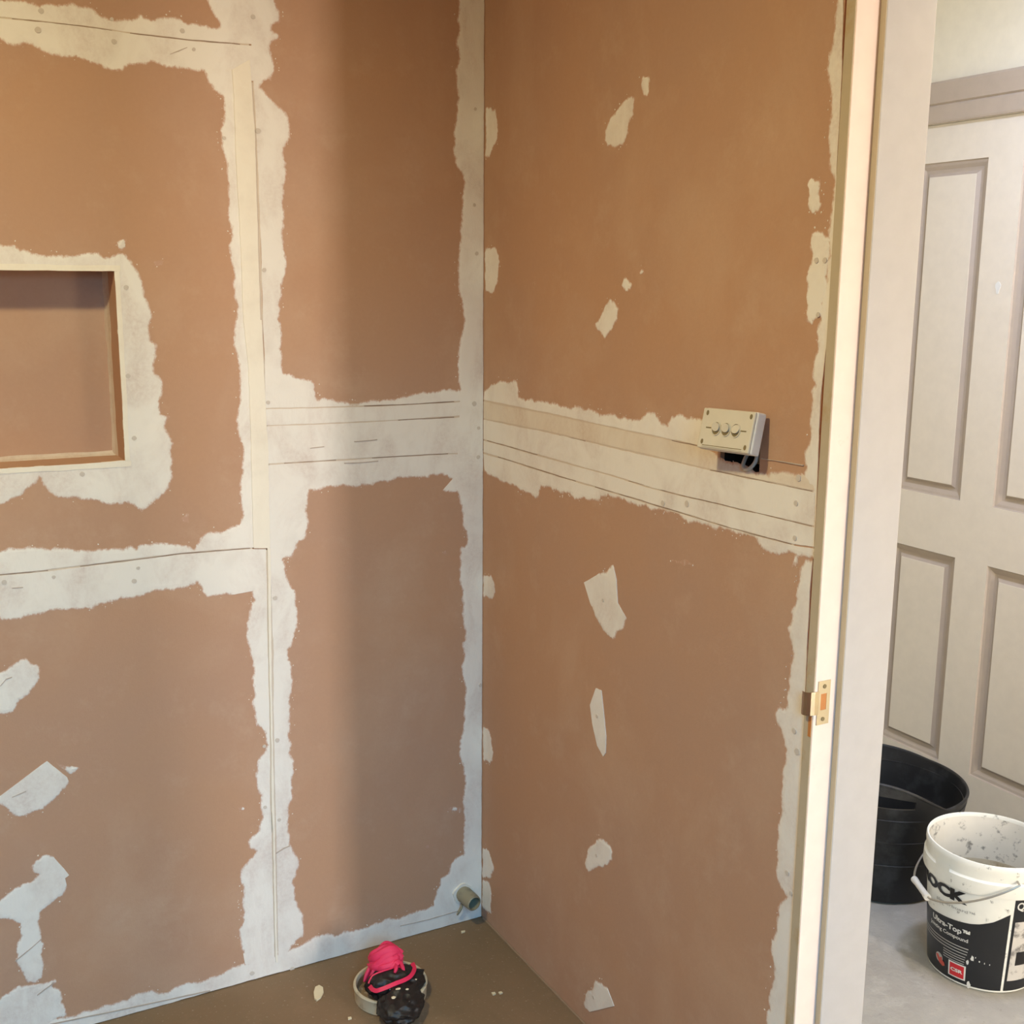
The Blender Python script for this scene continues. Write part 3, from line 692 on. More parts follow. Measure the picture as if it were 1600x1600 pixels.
RIGHT_WALL_SHAPES = {
 'joint_filler': [
  [[-0.0061,1.3555,1],[-0.0545,1.3733,1],[-0.1637,1.3882,1],[-0.1721,1.3533,1],[-0.2296,1.3557,1],[-0.2871,1.3531,1],[-0.3274,1.3558,1],[-0.3765,1.3514,1],[-0.4421,1.3542,1],[-0.5223,1.3497,1],[-0.5895,1.3533,1],[-0.6457,1.3532,1],[-0.6605,1.3672,1],[-0.691,1.3703,1],[-0.7106,1.3547,1],[-0.7293,1.3502,1],[-0.7428,1.369,1],[-0.7639,1.3767,1],[-0.7924,1.3698,1],[-0.8333,1.3712,1],[-0.8674,1.3551,1],[-0.8562,1.326,0],[-0.7453,1.3263,0],[-0.2846,1.3303,0],[-0.0025,1.3308,0]],
  [[-0.0025,1.3263,0],[-0.2847,1.3262,0],[-0.7455,1.3229,0],[-0.8431,1.3223,0],[-0.8732,1.317,1],[-0.9216,1.3096,1],[-0.9831,1.3015,1],[-1.029,1.309,1],[-1.0838,1.3151,1],[-1.1144,1.2983,0],[-1.1149,1.2917,0],[-0.8386,1.2885,0],[-0.5075,1.2895,0],[-0.2857,1.2906,0],[-0.0025,1.287,0]],
  [[-0.0025,1.2836,0],[-0.2858,1.287,0],[-0.5076,1.2862,0],[-0.8388,1.2855,0],[-1.1152,1.2888,0],[-1.1194,1.2377,0],[-1.0403,1.2362,0],[-0.8886,1.2333,0],[-0.7868,1.2308,0],[-0.6755,1.2299,0],[-0.5446,1.2338,0],[-0.3209,1.235,0],[-0.0025,1.2377,0]],
  [[-0.0025,1.2337,0],[-0.321,1.2314,0],[-0.5448,1.2305,0],[-0.6757,1.2267,0],[-0.787,1.2278,0],[-0.8888,1.2305,0],[-1.0405,1.2335,0],[-1.1197,1.2348,0],[-1.1221,1.205,0],[-1.0767,1.2004,0],[-1.0144,1.1989,0],[-0.891,1.1978,0],[-0.7526,1.1995,0],[-0.4197,1.2018,0],[-0.0743,1.2062,0],[-0.0025,1.2066,0]],
  [[-0.0025,1.202,0],[-0.0743,1.2023,0],[-0.4198,1.1983,0],[-0.7528,1.1965,0],[-0.8912,1.1949,0],[-1.0146,1.1962,0],[-1.0769,1.1977,0],[-1.1224,1.202,0],[-1.1262,1.1876,1],[-1.1026,1.1837,1],[-1.0891,1.1828,1],[-1.0875,1.1677,1],[-1.0742,1.1621,1],[-1.0769,1.1841,1],[-1.0395,1.1731,1],[-1.0162,1.1741,1],[-0.9854,1.19,1],[-0.9608,1.1949,1],[-0.9173,1.1906,1],[-0.8245,1.1879,1],[-0.7895,1.1863,1],[-0.7234,1.1922,1],[-0.6383,1.1865,1],[-0.5972,1.1908,1],[-0.5294,1.1848,1],[-0.4856,1.1701,1],[-0.4211,1.1613,1],[-0.3969,1.1705,1],[-0.3229,1.1657,1],[-0.2764,1.1668,1],[-0.2676,1.1415,1],[-0.2073,1.1396,1],[-0.1164,1.1501,1],[-0.0075,1.1604,1]],
  [[-1.0873,2.1291,1],[-1.0982,1.9805,1],[-1.0969,1.9516,1],[-1.0892,1.9162,1],[-1.0888,1.9038,1],[-1.0998,1.8726,1],[-1.0995,1.8361,1],[-1.0999,1.8026,1],[-1.1027,1.7687,1],[-1.1175,1.7507,1],[-1.1145,1.7171,1],[-1.1127,1.6865,1],[-1.1094,1.6314,1],[-1.1062,1.5507,1],[-1.0971,1.5362,1],[-1.0984,1.4969,1],[-1.095,1.475,1],[-1.102,1.4538,1],[-1.0991,1.4511,1],[-1.0934,1.4434,1],[-1.0967,1.385,1],[-1.0959,1.3627,1],[-1.0872,1.3392,1],[-1.0869,1.3091,1],[-1.113,1.2832,1],[-1.121,1.1865,1],[-1.1027,1.1818,1],[-1.0905,1.1645,1],[-1.0873,1.1365,1],[-1.0808,1.0798,1],[-1.0812,1.0039,1],[-1.0785,0.93,1],[-1.0585,0.9282,1],[-1.0526,0.913,1],[-1.0567,0.8978,1],[-1.0739,0.8789,1],[-1.0816,0.8402,1],[-1.0781,0.7885,1],[-1.0765,0.7327,1],[-1.0763,0.6984,1],[-1.0789,0.6261,1],[-1.105,0.6086,1],[-1.0853,0.5812,1],[-1.0828,0.5359,1],[-1.0738,0.4954,1],[-1.0814,0.4367,1],[-1.0749,0.4011,1],[-1.0723,0.3537,1],[-1.0707,0.165,1],[-1.1209,0.2006,0],[-1.1272,0.3876,0],[-1.1221,0.6471,0],[-1.1238,0.8563,0],[-1.1186,1.0545,0],[-1.1176,1.1321,0],[-1.1213,1.2471,0],[-1.1163,1.4308,0],[-1.1234,1.5266,0],[-1.1234,1.6997,0],[-1.1205,1.8992,0],[-1.1055,2.1244,0]],
],
 'filler_patch': [
  [[-1.0776,1.6791,1],[-1.1005,1.6784,1],[-1.1185,1.6709,1],[-1.1169,1.6313,1],[-1.1174,1.5966,1],[-1.1106,1.5579,1],[-1.096,1.5504,1],[-1.089,1.5413,1],[-1.0729,1.5461,1],[-1.07,1.6141,1],[-1.0775,1.6493,1]],
  [[-1.0635,1.7563,1],[-1.089,1.7544,1],[-1.0881,1.7357,1],[-1.0956,1.7181,1],[-1.0906,1.7063,1],[-1.0728,1.7054,1],[-1.0642,1.7163,1],[-1.064,1.7372,1]],
  [[-0.0025,1.9848,1],[-0.0536,1.9785,1],[-0.0654,1.9418,1],[-0.0602,1.9068,1],[-0.0258,1.874,1],[-0.0025,1.876,1]],
  [[-0.0037,1.6776,1],[-0.0628,1.6763,1],[-0.0805,1.6471,1],[-0.0696,1.5996,1],[-0.0405,1.5753,1],[-0.0044,1.5803,1]],
  [[-0.0025,0.9073,1],[-0.0408,0.9172,1],[-0.0596,0.9009,1],[-0.0624,0.8721,1],[-0.0352,0.8535,1],[-0.0025,0.8441,1]],
  [[-0.0025,0.5181,1],[-0.0318,0.5224,1],[-0.0512,0.5044,1],[-0.0617,0.4708,1],[-0.0416,0.4318,1],[-0.0025,0.4228,1]],
  [[-0.0025,0.1942,1],[-0.0253,0.2032,1],[-0.0478,0.1907,1],[-0.0675,0.1674,1],[-0.0484,0.1289,1],[-0.0025,0.1031,1]],
  [[-0.0025,0.1064,1],[-0.0419,0.1159,1],[-0.0526,0.1013,1],[-0.0491,0.0534,1],[-0.0585,0.0337,1],[-0.0025,0.0248,1]],
  [[-0.5813,1.9359,1],[-0.597,1.9318,1],[-0.5947,1.901,1],[-0.5807,1.869,1],[-0.5658,1.8514,1],[-0.538,1.8476,1],[-0.509,1.8546,1],[-0.4984,1.8687,1],[-0.4993,1.886,1],[-0.523,1.9092,1],[-0.5543,1.9267,1]],
  [[-0.6179,1.9659,1],[-0.6403,1.9639,1],[-0.6436,1.9441,1],[-0.635,1.9249,1],[-0.6168,1.9436,1]],
  [[-0.5338,1.5743,1],[-0.5637,1.5546,1],[-0.5606,1.532,1],[-0.5161,1.4952,1],[-0.4734,1.5199,1],[-0.5053,1.5464,1]],
  [[-0.5811,1.6148,1],[-0.6058,1.5972,1],[-0.5905,1.5861,1],[-0.5698,1.597,1]],
  [[-0.6241,1.6234,1],[-0.6392,1.6276,1],[-0.6458,1.619,1],[-0.6306,1.6169,1]],
  [[-0.4602,0.9943,0],[-0.5184,1.0278,1],[-0.5655,1.0555,1],[-0.5796,1.027,0],[-0.586,0.982,0],[-0.6183,0.9585,1],[-0.6093,0.9366,1],[-0.5783,0.9058,1],[-0.5503,0.9055,1],[-0.5136,0.926,1],[-0.4898,0.9504,1]],
  [[-0.7544,1.1054,1],[-0.7939,1.1144,1],[-0.8237,1.112,1],[-0.7946,1.103,1]],
  [[-0.5149,0.7824,0],[-0.5349,0.7837,0],[-0.5458,0.7407,0],[-0.5568,0.6927,0],[-0.5566,0.6561,0],[-0.548,0.645,0],[-0.5245,0.66,0],[-0.5043,0.7003,0],[-0.4935,0.7388,0]],
  [[-0.5329,0.4553,1],[-0.5694,0.4652,1],[-0.5925,0.4543,1],[-0.5907,0.4347,1],[-0.5539,0.3984,1],[-0.4987,0.3611,1],[-0.4836,0.3762,1],[-0.4966,0.4157,1]],
  [[-0.5368,0.1295,1],[-0.5836,0.1397,1],[-0.6125,0.1118,0],[-0.5161,0.0393,1],[-0.4891,0.0435,1],[-0.4998,0.0762,1]],
],
 'joint_base': [
  [[-0.0025,1.3342,0],[-0.2845,1.3334,0],[-0.7451,1.3289,0],[-0.8394,1.3277,0],[-0.84,1.3194,0],[-0.7456,1.3203,0],[-0.2848,1.3231,0],[-0.0025,1.3229,0]],
  [[-0.0025,1.291,0],[-0.2856,1.2937,0],[-0.5073,1.2924,0],[-0.8384,1.291,0],[-1.1132,1.2937,0],[-1.1138,1.2863,0],[-0.839,1.2826,0],[-0.5077,1.2828,0],[-0.2859,1.2834,0],[-0.0025,1.2796,0]],
  [[-0.0025,1.2417,0],[-0.3208,1.2386,0],[-0.5445,1.2371,0],[-0.6754,1.2331,0],[-0.7867,1.2339,0],[-0.8884,1.2362,0],[-1.0401,1.2389,0],[-1.1177,1.2397,0],[-1.1183,1.2322,0],[-1.0407,1.2312,0],[-0.889,1.228,0],[-0.7872,1.2252,0],[-0.6758,1.224,0],[-0.5449,1.2276,0],[-0.3211,1.2283,0],[-0.0025,1.2302,0]],
  [[-0.0025,1.2089,0],[-0.0743,1.209,0],[-0.4196,1.2043,0],[-0.7525,1.2017,0],[-0.8909,1.1998,0],[-1.0142,1.2009,0],[-1.0765,1.2023,0],[-1.077,1.1962,0],[-1.0147,1.1946,0],[-0.8913,1.1932,0],[-0.7529,1.1947,0],[-0.4199,1.1964,0],[-0.0744,1.2,0],[-0.0025,1.1997,0]],
],
 'open_crack': [
  [[-0.0194,1.2368,0],[-0.1381,1.2359,0],[-0.259,1.2348,0],[-0.259,1.2332,0],[-0.1382,1.2342,0],[-0.0194,1.2351,0]],
  [[-0.6118,1.2309,0],[-0.7869,1.2302,0],[-0.8886,1.2327,0],[-1.0403,1.2356,0],[-1.1142,1.2366,0],[-1.1143,1.2355,0],[-1.0404,1.2344,0],[-0.8887,1.2315,0],[-0.787,1.2289,0],[-0.6118,1.2295,0]],
  [[-0.0743,1.2054,0],[-0.2598,1.2027,0],[-0.4197,1.2011,0],[-0.4198,1.1996,0],[-0.2598,1.2011,0],[-0.0743,1.2037,0]],
  [[-0.4934,1.2006,0],[-0.7527,1.1989,0],[-0.891,1.1971,0],[-1.0144,1.1983,0],[-1.0712,1.1994,0],[-1.0713,1.1983,0],[-1.0145,1.1971,0],[-0.8911,1.1959,0],[-0.7528,1.1976,0],[-0.4934,1.1991,0]],
  [[-0.8587,1.2874,0],[-1.0075,1.2892,0],[-1.1097,1.2907,0],[-1.1098,1.2896,0],[-1.0076,1.2881,0],[-0.8588,1.2861,0]],
  [[-0.7453,1.3253,0],[-0.8261,1.3245,0],[-0.8262,1.3233,0],[-0.7454,1.324,0]],
  [[-0.3493,1.2875,0],[-0.4537,1.2885,0],[-0.4538,1.287,0],[-0.3493,1.2859,0]],
],
 'hairline_crack': [
  [[-0.9902,1.3254,0],[-1.0388,1.3273,0],[-1.0881,1.3281,0],[-1.0882,1.3266,0],[-1.0389,1.3258,0],[-0.9903,1.3238,0]],
],
 'screw_dimple': [
  [-1.0769,1.2658],
  [-1.0786,1.2104],
  [-1.0791,1.3061],
  [-0.534,0.9741],
  [-0.7264,1.2062],
  [-1.1256,1.1951],
  [-0.7982,1.2175],
  [-0.5219,0.7232],
  [-1.102,0.898],
  [-1.1119,0.8661],
  [-1.1051,0.6517],
  [-1.1162,0.6206],
  [-0.5326,0.4174],
  [-0.5337,0.0858],
  [-1.0913,1.6369],
  [-1.109,1.6366],
  [-1.1016,1.557],
],
}

# ================================================================ floor and ceiling
floor = box('floor', ROOM_X0 - 0.1, 0.0, ROOM_Y0 - 0.1, 0.02, -0.1, 0.0, 'bathroom_floor', recentre=False)
set_props(floor, 'dusty brown bathroom floor below the patched walls', 'floor', kind='structure')
hf = box('floor', 0.0, HALL_X1 + 0.12, HALL_Y0 - 0.12, HALL_Y1 + 0.1, -0.1, 0.0, 'concrete', recentre=False)
hf.name = 'floor_hallway'
set_props(hf, 'bare grey concrete hallway floor under the pail and tub', 'floor', kind='structure')
ce = box('ceiling', ROOM_X0 - 0.1, HALL_X1 + 0.12, HALL_Y0 - 0.12, HALL_Y1 + 0.1, CEIL, CEIL + 0.1, 'ceiling_paint', recentre=False)
set_props(ce, 'white ceiling above the bathroom and hallway', 'ceiling', kind='structure')

# ================================================================ back wall with niche
NX0, NX1, NZ0, NZ1, ND = -1.42, -0.8195, 1.2385, 1.6165, 0.102
SH = 0.009                                  # sheet thickness
BW, BE = ROOM_X0, 0.0
JX = -0.5325                                # upright sheet joint under the bead
bm = bmesh.new()
add_prism(bm, [rect(BW - 0.1, BE + 0.13, 0, CEIL), rect(NX0 - .006, NX1 + .006, NZ0 - .006, NZ1 + .006)], 'b', SH, 0.12)
add_prism(bm, [rect(BW - 0.1, BE + 0.13, 0, CEIL)], 'b', 0.12, 0.16)
wall_back = link('wall_back', bm, 'dark_gap')
set_props(wall_back, 'back wall of brown sheets with white filled joints and a recessed niche', 'wall', kind='structure')


def sheet(plane, loops, parent):
    bm = bmesh.new()
    add_prism(bm, loops, plane, 0.0, SH)
    return link('wall_sheet', bm, 'fibre_sheet', parent, recentre=True)


g = 0.001
niche_hole = rect(NX0, NX1, NZ0, NZ1)
sheet('b', [rect(BW, JX - g, 0.002, 1.03 - g)], wall_back)
sheet('b', [rect(BW, JX - g, 1.03 + g, 2.066 - g), niche_hole], wall_back)
sheet('b', [rect(BW, JX - g, 2.066 + g, CEIL)], wall_back)
sheet('b', [rect(JX + g, BE, 0.002, 1.212 - g)], wall_back)
sheet('b', [rect(JX + g, BE, 1.212 + g, 1.328 - g)], wall_back)
sheet('b', [rect(JX + g, BE, 1.328 + g, CEIL)], wall_back)

# niche lining
box('niche_back', NX0 - .005, NX1 + .005, ND, ND + .008, NZ0 - .005, NZ1 + .005, 'fibre_sheet', wall_back)
box('niche_reveal', NX1, NX1 + .005, SH, ND, NZ0 - .005, NZ1 + .005, 'fibre_sheet', wall_back)
box('niche_reveal', NX0 - .005, NX0, SH, ND, NZ0 - .005, NZ1 + .005, 'fibre_sheet', wall_back)
box('niche_reveal', NX0, NX1, SH, ND, NZ0 - .005, NZ0, 'fibre_sheet', wall_back)
box('niche_reveal', NX0, NX1, SH, ND, NZ1, NZ1 + .005, 'fibre_sheet', wall_back)
# filled inside corners and set edge trims of the niche
rng = random.Random(5)


def cove(p, q, a, b, name='niche_corner_fillet'):
    """quarter bead of filler along an inside corner"""
    p, q, a, b = Vector(p), Vector(q), Vector(a), Vector(b)
    bm = bmesh.new()
    n = 40
    rows = []
    for i in range(n + 1):
        t = i / n
        c = p.lerp(q, t)
        w = 0.8 + 0.35 * noise.noise(Vector((t * 9, p.x * 7, p.z * 5)))
        rows.append([bm.verts.new(c), bm.verts.new(c + a * w), bm.verts.new(c + (a + b) * 0.42 * w), bm.verts.new(c + b * w)])
    for r0, r1 in zip(rows[:-1], rows[1:]):
        for k in range(4):
            bm.faces.new((r0[k], r0[(k + 1) % 4], r1[(k + 1) % 4], r1[k]))
    bm.faces.new(rows[0])
    bm.faces.new(rows[-1][::-1])
    return link(name, bm, 'filler_cove', wall_back, smooth=False, recentre=True)


cove((NX0, ND, NZ0), (NX1, ND, NZ0), (0, -.016, 0), (0, 0, .012))
cove((NX1, ND, NZ0), (NX1, ND, NZ1), (-.008, 0, 0), (0, -.03, 0))
TW = 0.0115
for lp, nm in ((rect(NX0 - TW, NX1 + TW, NZ1, NZ1 + TW), 'niche_trim'), (rect(NX0 - TW, NX1 + TW, NZ0 - TW, NZ0), 'niche_trim'),
               (rect(NX1, NX1 + TW * .8, NZ0, NZ1), 'niche_trim'), (rect(NX0 - TW * .8, NX0, NZ0, NZ1), 'niche_trim')):
    bm = bmesh.new()
    add_prism(bm, [[(p[0], p[1]) for p in ragged([(a, b, 0) for a, b in lp], rng, 0.02)]], 'b', -0.0022, 0.004)
    link(nm, bm, 'filler_cream', wall_back, recentre=True)


def wall_marks(shapes, plane, parent, seed):
    rng = random.Random(seed)
    t = 0.0010
    for kind, polys in shapes.items():
        for i, poly in enumerate(polys):
            t += 0.00002
            bm = bmesh.new()
            if kind == 'screw_dimple':
                u, v = poly
                rr = 0.0042 * rng.uniform(0.75, 1.2)
                ring = [(u + rr * (1 + .25 * rng.random()) * math.cos(a), v + rr * (1 + .25 * rng.random()) * math.sin(a)) for a in [2 * math.pi * k / 12 for k in range(12)]]
                add_prism(bm, [ring], plane, -0.0023, 0.0008)
                link('screw_dimple', bm, 'dimple', parent, recentre=True)
                continue
            if kind == 'joint_base':
                add_prism(bm, [ragged(poly, rng, 0.03)], plane, -0.0004, 0.0008)
                link('joint_base', bm, 'joint_base', parent, recentre=True)
                continue
            if kind == 'open_crack':
                add_prism(bm, [ragged(poly, rng, 0.02)], plane, -0.0006, 0.0002)
                link('hairline_crack', bm, 'crack_line', parent, recentre=True)
                continue
            if kind == 'hairline_crack':
                lp = ragged(poly, rng, 0.012)
                add_prism(bm, [lp], plane, -0.0022, 0.0008)
                link('hairline_crack', bm, 'scratch_line', parent, recentre=True)
                continue
            lp = ragged(poly, rng)
            if kind == 'corner_bead':
                add_prism(bm, [lp], plane, -0.0029 - i * .0003, 0.0008)
                link('corner_bead', bm, 'filler_cream', parent, recentre=True)
            else:
                bm.free()
                ex = min(max(p[0] for p in lp) - min(p[0] for p in lp), max(p[1] for p in lp) - min(p[1] for p in lp))
                fth = min(0.0065, 0.10 * ex) if kind == 'filler_patch' else 0.010
                mm = 'filler_thin' if (plane == 'r' and kind == 'joint_filler' and i in (1,)) else 'filler'
                filler_part(kind, lp, plane, t, mm, parent, fth)


wall_marks(BACK_WALL_SHAPES, 'b', wall_back, 11)

# ================================================================ right wall with doorway
DY1, DY0, DZ = -1.1455, -2.17, 2.045      # clear door opening; unseen far side widened to pass more hallway light
LT = 0.020                                  # jamb lining thickness
WT = 0.136                                  # wall thickness incl. linings
HOLE = rect(-0.985, -0.884, 1.297, 1.38)
door_cut = [(DY0 - LT - .006, 0.0), (DY0 - LT - .006, DZ + LT + .006), (DY1 + LT + .008, DZ + LT + .006), (DY1 + LT + .008, 0.0)]


def doored(y0, y1, z1):
    return [(y0, 0.0)] + door_cut + [(y1, 0.0), (y1, z1), (y0, z1)]


bm = bmesh.new()
add_prism(bm, [doored(ROOM_Y0, SH, CEIL), HOLE], 'r', SH, 0.075)
wall_right = link('wall_right', bm, 'dark_gap')
set_props(wall_right, 'right wall of brown sheets with white filler band, ending at the doorway', 'wall', kind='structure')
bm = bmesh.new()
add_prism(bm, [doored(ROOM_Y0, HALL_Y1, CEIL)], 'r', 0.078, WT)
link('hallway_lining', bm, 'hall_paint', wall_right, recentre=True)
YJ = DY1 + LT + .008
sheet('r', [rect(YJ, 0.0, 0.002, 1.2345 - g)], wall_right)
sheet('r', [rect(YJ, 0.0, 1.2345 + g, CEIL), HOLE], wall_right)
sheet('r', [rect(ROOM_Y0, DY0 - LT - .006, 0.002, CEIL)], wall_right)
sheet('r', [rect(DY0 - LT - .006, YJ, DZ + LT + .006, CEIL)], wall_right)
wall_marks(RIGHT_WALL_SHAPES, 'r', wall_right, 23)
# mud line along the floor
bm = bmesh.new()
pts = []
for i in range(60):
    y = -0.01 - i * 0.0185
    pts.append((-0.001 + 0.001 * noise.noise(Vector((0, y * 20, 0))), y, 0.001))
add_tube(bm, pts, [0.0035 + 0.0015 * noise.noise(Vector((3, p[1] * 25, 0))) for p in pts], 6)
link('floor_edge_mud', bm, 'floor_mud', wall_right, recentre=True)

# ================================================================ the bathroom's other walls
bm = bmesh.new()
add_prism(bm, [rect(ROOM_Y0 - .1, 0.0, 0, CEIL)], 'r', ROOM_X0 - 0.1, ROOM_X0)
wl = link('wall_left', bm, 'fibre_sheet')
set_props(wl, 'plain brown sheeted bathroom wall opposite the doorway', 'wall', kind='structure')
bm = bmesh.new()
add_prism(bm, [rect(ROOM_X0, 0.0, 0, CEIL), rect(*WIN_F)], 'b', ROOM_Y0 - 0.1, ROOM_Y0)
wf = link('wall_front', bm, 'fibre_sheet')
set_props(wf, 'brown sheeted bathroom wall with the window, behind the viewer', 'wall', kind='structure')
bm = bmesh.new()
add_prism(bm, [rect(*WIN_F), rect(WIN_F[0] + .04, WIN_F[1] - .04, WIN_F[2] + .04, WIN_F[3] - .04)], 'b', ROOM_Y0 - 0.07, ROOM_Y0 - 0.03)
w1 = link('window_1', bm, 'ceiling_paint')
set_props(w1, 'white framed bathroom window behind the viewer', 'window', kind='structure')

# ================================================================ hallway walls
D2Y0, D2Y1, D2Z = -0.622, 0.200, 2.052
bm = bmesh.new()
cut = [(D2Y0 - .02, 0), (D2Y0 - .02, D2Z + .02), (D2Y1 + .02, D2Z + .02), (D2Y1 + .02, 0)]
add_prism(bm, [[(HALL_Y0, 0)] + cut + [(HALL_Y1, 0), (HALL_Y1, CEIL), (HALL_Y0, CEIL)]], 'r', HALL_X1, HALL_X1 + 0.12)
wh = link('wall_hallway', bm, 'hall_paint')
set_props(wh, 'cream painted hallway wall around the panelled door', 'wall', kind='structure')
bm = bmesh.new()
add_prism(bm, [rect(WT, HALL_X1 + .12, 0, CEIL)], 'b', HALL_Y1, HALL_Y1 + 0.1)
we = link('wall_hallway_end', bm, 'hall_paint')
set_props(we, 'cream end wall of the hallway hidden behind the door jamb', 'wall', kind='structure')
bm = bmesh.new()
add_prism(bm, [rect(0.0, HALL_X1 + .12, 0, CEIL), rect(*WIN_H)], 'b', HALL_Y0 - 0.1, HALL_Y0)
wn = link('wall_hallway_window', bm, 'hall_paint')
set_props(wn, 'cream hallway wall with a tall narrow window, out of view', 'wall', kind='structure')
bm = bmesh.new()
add_prism(bm, [rect(0.0, 0.078, 0, CEIL)], 'b', ROOM_Y0 - 0.1, ROOM_Y0)
add_prism(bm, [rect(HALL_Y0, ROOM_Y0, 0, CEIL)], 'r', 0.0, WT)
ws = link('wall_hallway_side', bm, 'hall_paint')
set_props(ws, 'cream hallway side wall past the bathroom, out of view', 'wall', kind='structure')
bm = bmesh.new()
add_prism(bm, [rect(*WIN_H), rect(WIN_H[0] + .025, WIN_H[1] - .025, WIN_H[2] + .025, WIN_H[3] - .025)], 'b', HALL_Y0 - 0.07, HALL_Y0 - 0.03)
w2 = link('window_2', bm, 'ceiling_paint')
set_props(w2, 'narrow white framed window at the hallway end', 'window', kind='structure')

# ================================================================ bathroom doorway frame
door1 = empty('door_1', (0.07, DY1, 0))
set_props(door1, 'pale timber door jamb with rebate and metal strike plate at the bathroom doorway', 'door frame', kind='structure')


def child_box(name, x0, x1, y0, y1, z0, z1, mat, parent, base, bevel=0.0):
    o = box(name, x0, x1, y0, y1, z0, z1, mat, None, bevel)
    o.parent = parent
    o.matrix_parent_inverse = Matrix.Translation(-Vector(base))
    return o


base1 = door1.location.copy()
JX0, JX1 = -0.004, WT + 0.002
SX = 0.041                                   # where the stop begins
SP = 0.012                                   # stop projection
# strike mortise splits the lining face; jamb is light cream on the rebate and greyer on the stop
child_box('jamb', JX0, JX1, DY1, DY1 + LT, 0.0, DZ + LT, ['jamb_cream'], door1, base1, 0.0012)
child_box('jamb_edge', JX0 - .0012, JX0, DY1 + .0015, DY1 + LT - .001, 0.002, DZ + LT, ['jamb_raw'], door1, base1)
child_box('jamb', JX0, JX1, DY0 - LT, DY0, 0.0, DZ + LT, ['jamb_cream'], door1, base1, 0.0012)
child_box('head_jamb', JX0, JX1, DY0, DY1, DZ, DZ + LT, ['jamb_cream'], door1, base1, 0.0012)
for (ya, yb, za, zb, s) in ((DY1 - SP, DY1, 0.0, DZ, 1), (DY0, DY0 + SP, 0.0, DZ, -1)):
    child_box('door_stop', SX + .001, JX1 + .001, ya, yb, za, zb, ['jamb_grey'], door1, base1, 0.0015)
child_box('stop_shade_strip', SX, SX + .0012, DY1 - SP + .001, DY1 - .0005, 0.0, DZ, ['stop_side_shade'], door1, base1)  # thin tan strip painting the shaded side of the stop
child_box('door_stop', SX, JX1 + .001, DY0 + SP, DY1 - SP, DZ - SP, DZ, ['jamb_grey'], door1, base1, 0.0015)
# packing timber seen in the slit between sheet and jamb
child_box('packer', 0.004, 0.07, DY1 + LT, DY1 + LT + .0075, 0.0, DZ, ['raw_wood'], door1, base1)

# strike plate
SZ = 0.958
st = empty('strike_plate', (0.02, DY1, SZ))
st.parent = door1
st.matrix_parent_inverse = Matrix.Translation(-base1)
st['label'] = 'shiny metal strike plate with a curled lip'


def st_link(name, bm, mat, smooth=False):
    o = link(name, bm, mat, None, smooth, True)
    o.parent = st
    o.matrix_parent_inverse = Matrix.Translation(-Vector((0.02, DY1, SZ)))
    return o


bm = bmesh.new()
add_prism(bm, [rect(0.002, 0.027, SZ - .036, SZ + .036), rect(0.008, 0.020, SZ - .012, SZ + .015)], 'b', DY1 - .0014, DY1 + .0005)
st_link('plate', bm, 'plate_steel')
bm = bmesh.new()
prof = [(0.004, 0.0), (-0.004, 0.0), (-0.011, 0.0015), (-0.016, 0.005), (-0.018, 0.010), (-0.017, 0.014)]
rows = []
for (x, dy) in prof:
    rows.append([bm.verts.new((x, DY1 - .0016 + dy, z)) for z in (SZ - .018, SZ + .020)] +
                [bm.verts.new((x, DY1 - .0002 + dy, z)) for z in (SZ + .020, SZ - .018)])
for r0, r1 in zip(rows[:-1], rows[1:]):
    for k in range(4):
        bm.faces.new((r0[k], r0[(k + 1) % 4], r1[(k + 1) % 4], r1[k]))
bm.faces.new(rows[0]); bm.faces.new(rows[-1][::-1])
st_link('lip', bm, 'nickel')
bm = bmesh.new()
add_box(bm, 0.0082, 0.0198, DY1 - .0011, DY1 + .001, SZ - .0118, SZ + .0148)
st_link('latch_hole', bm, 'raw_wood')
for dz in (-.027, .027):
    bm = bmesh.new()
    add_prism(bm, [[(0.0145 + .0035 * math.cos(a), SZ + dz + .0035 * math.sin(a)) for a in [k * math.pi / 7 for k in range(14)]]], 'b', DY1 - .0022, DY1)
    add_prism(bm, [rect(0.0118, 0.0172, SZ + dz - .0004, SZ + dz + .0004)], 'b', DY1 - .0023, DY1)
    st_link('screw', bm, 'slot_dark')
bm = bmesh.new()
add_box(bm, -0.0062, -0.0045, DY1 + .002, DY1 + .008, SZ - .055, SZ - .021)
st_link('chiselled_notch', bm, 'raw_wood')

# ================================================================ panelled hallway door
door2 = empty('door_2', (HALL_X1, (D2Y0 + D2Y1) / 2, 0))
set_props(door2, 'cream four-panel door with taupe mouldings across the hallway', 'door', kind='structure')
base2 = door2.location.copy()


def d2(o):
    o.parent = door2
    o.matrix_parent_inverse = Matrix.Translation(-base2)
    return o


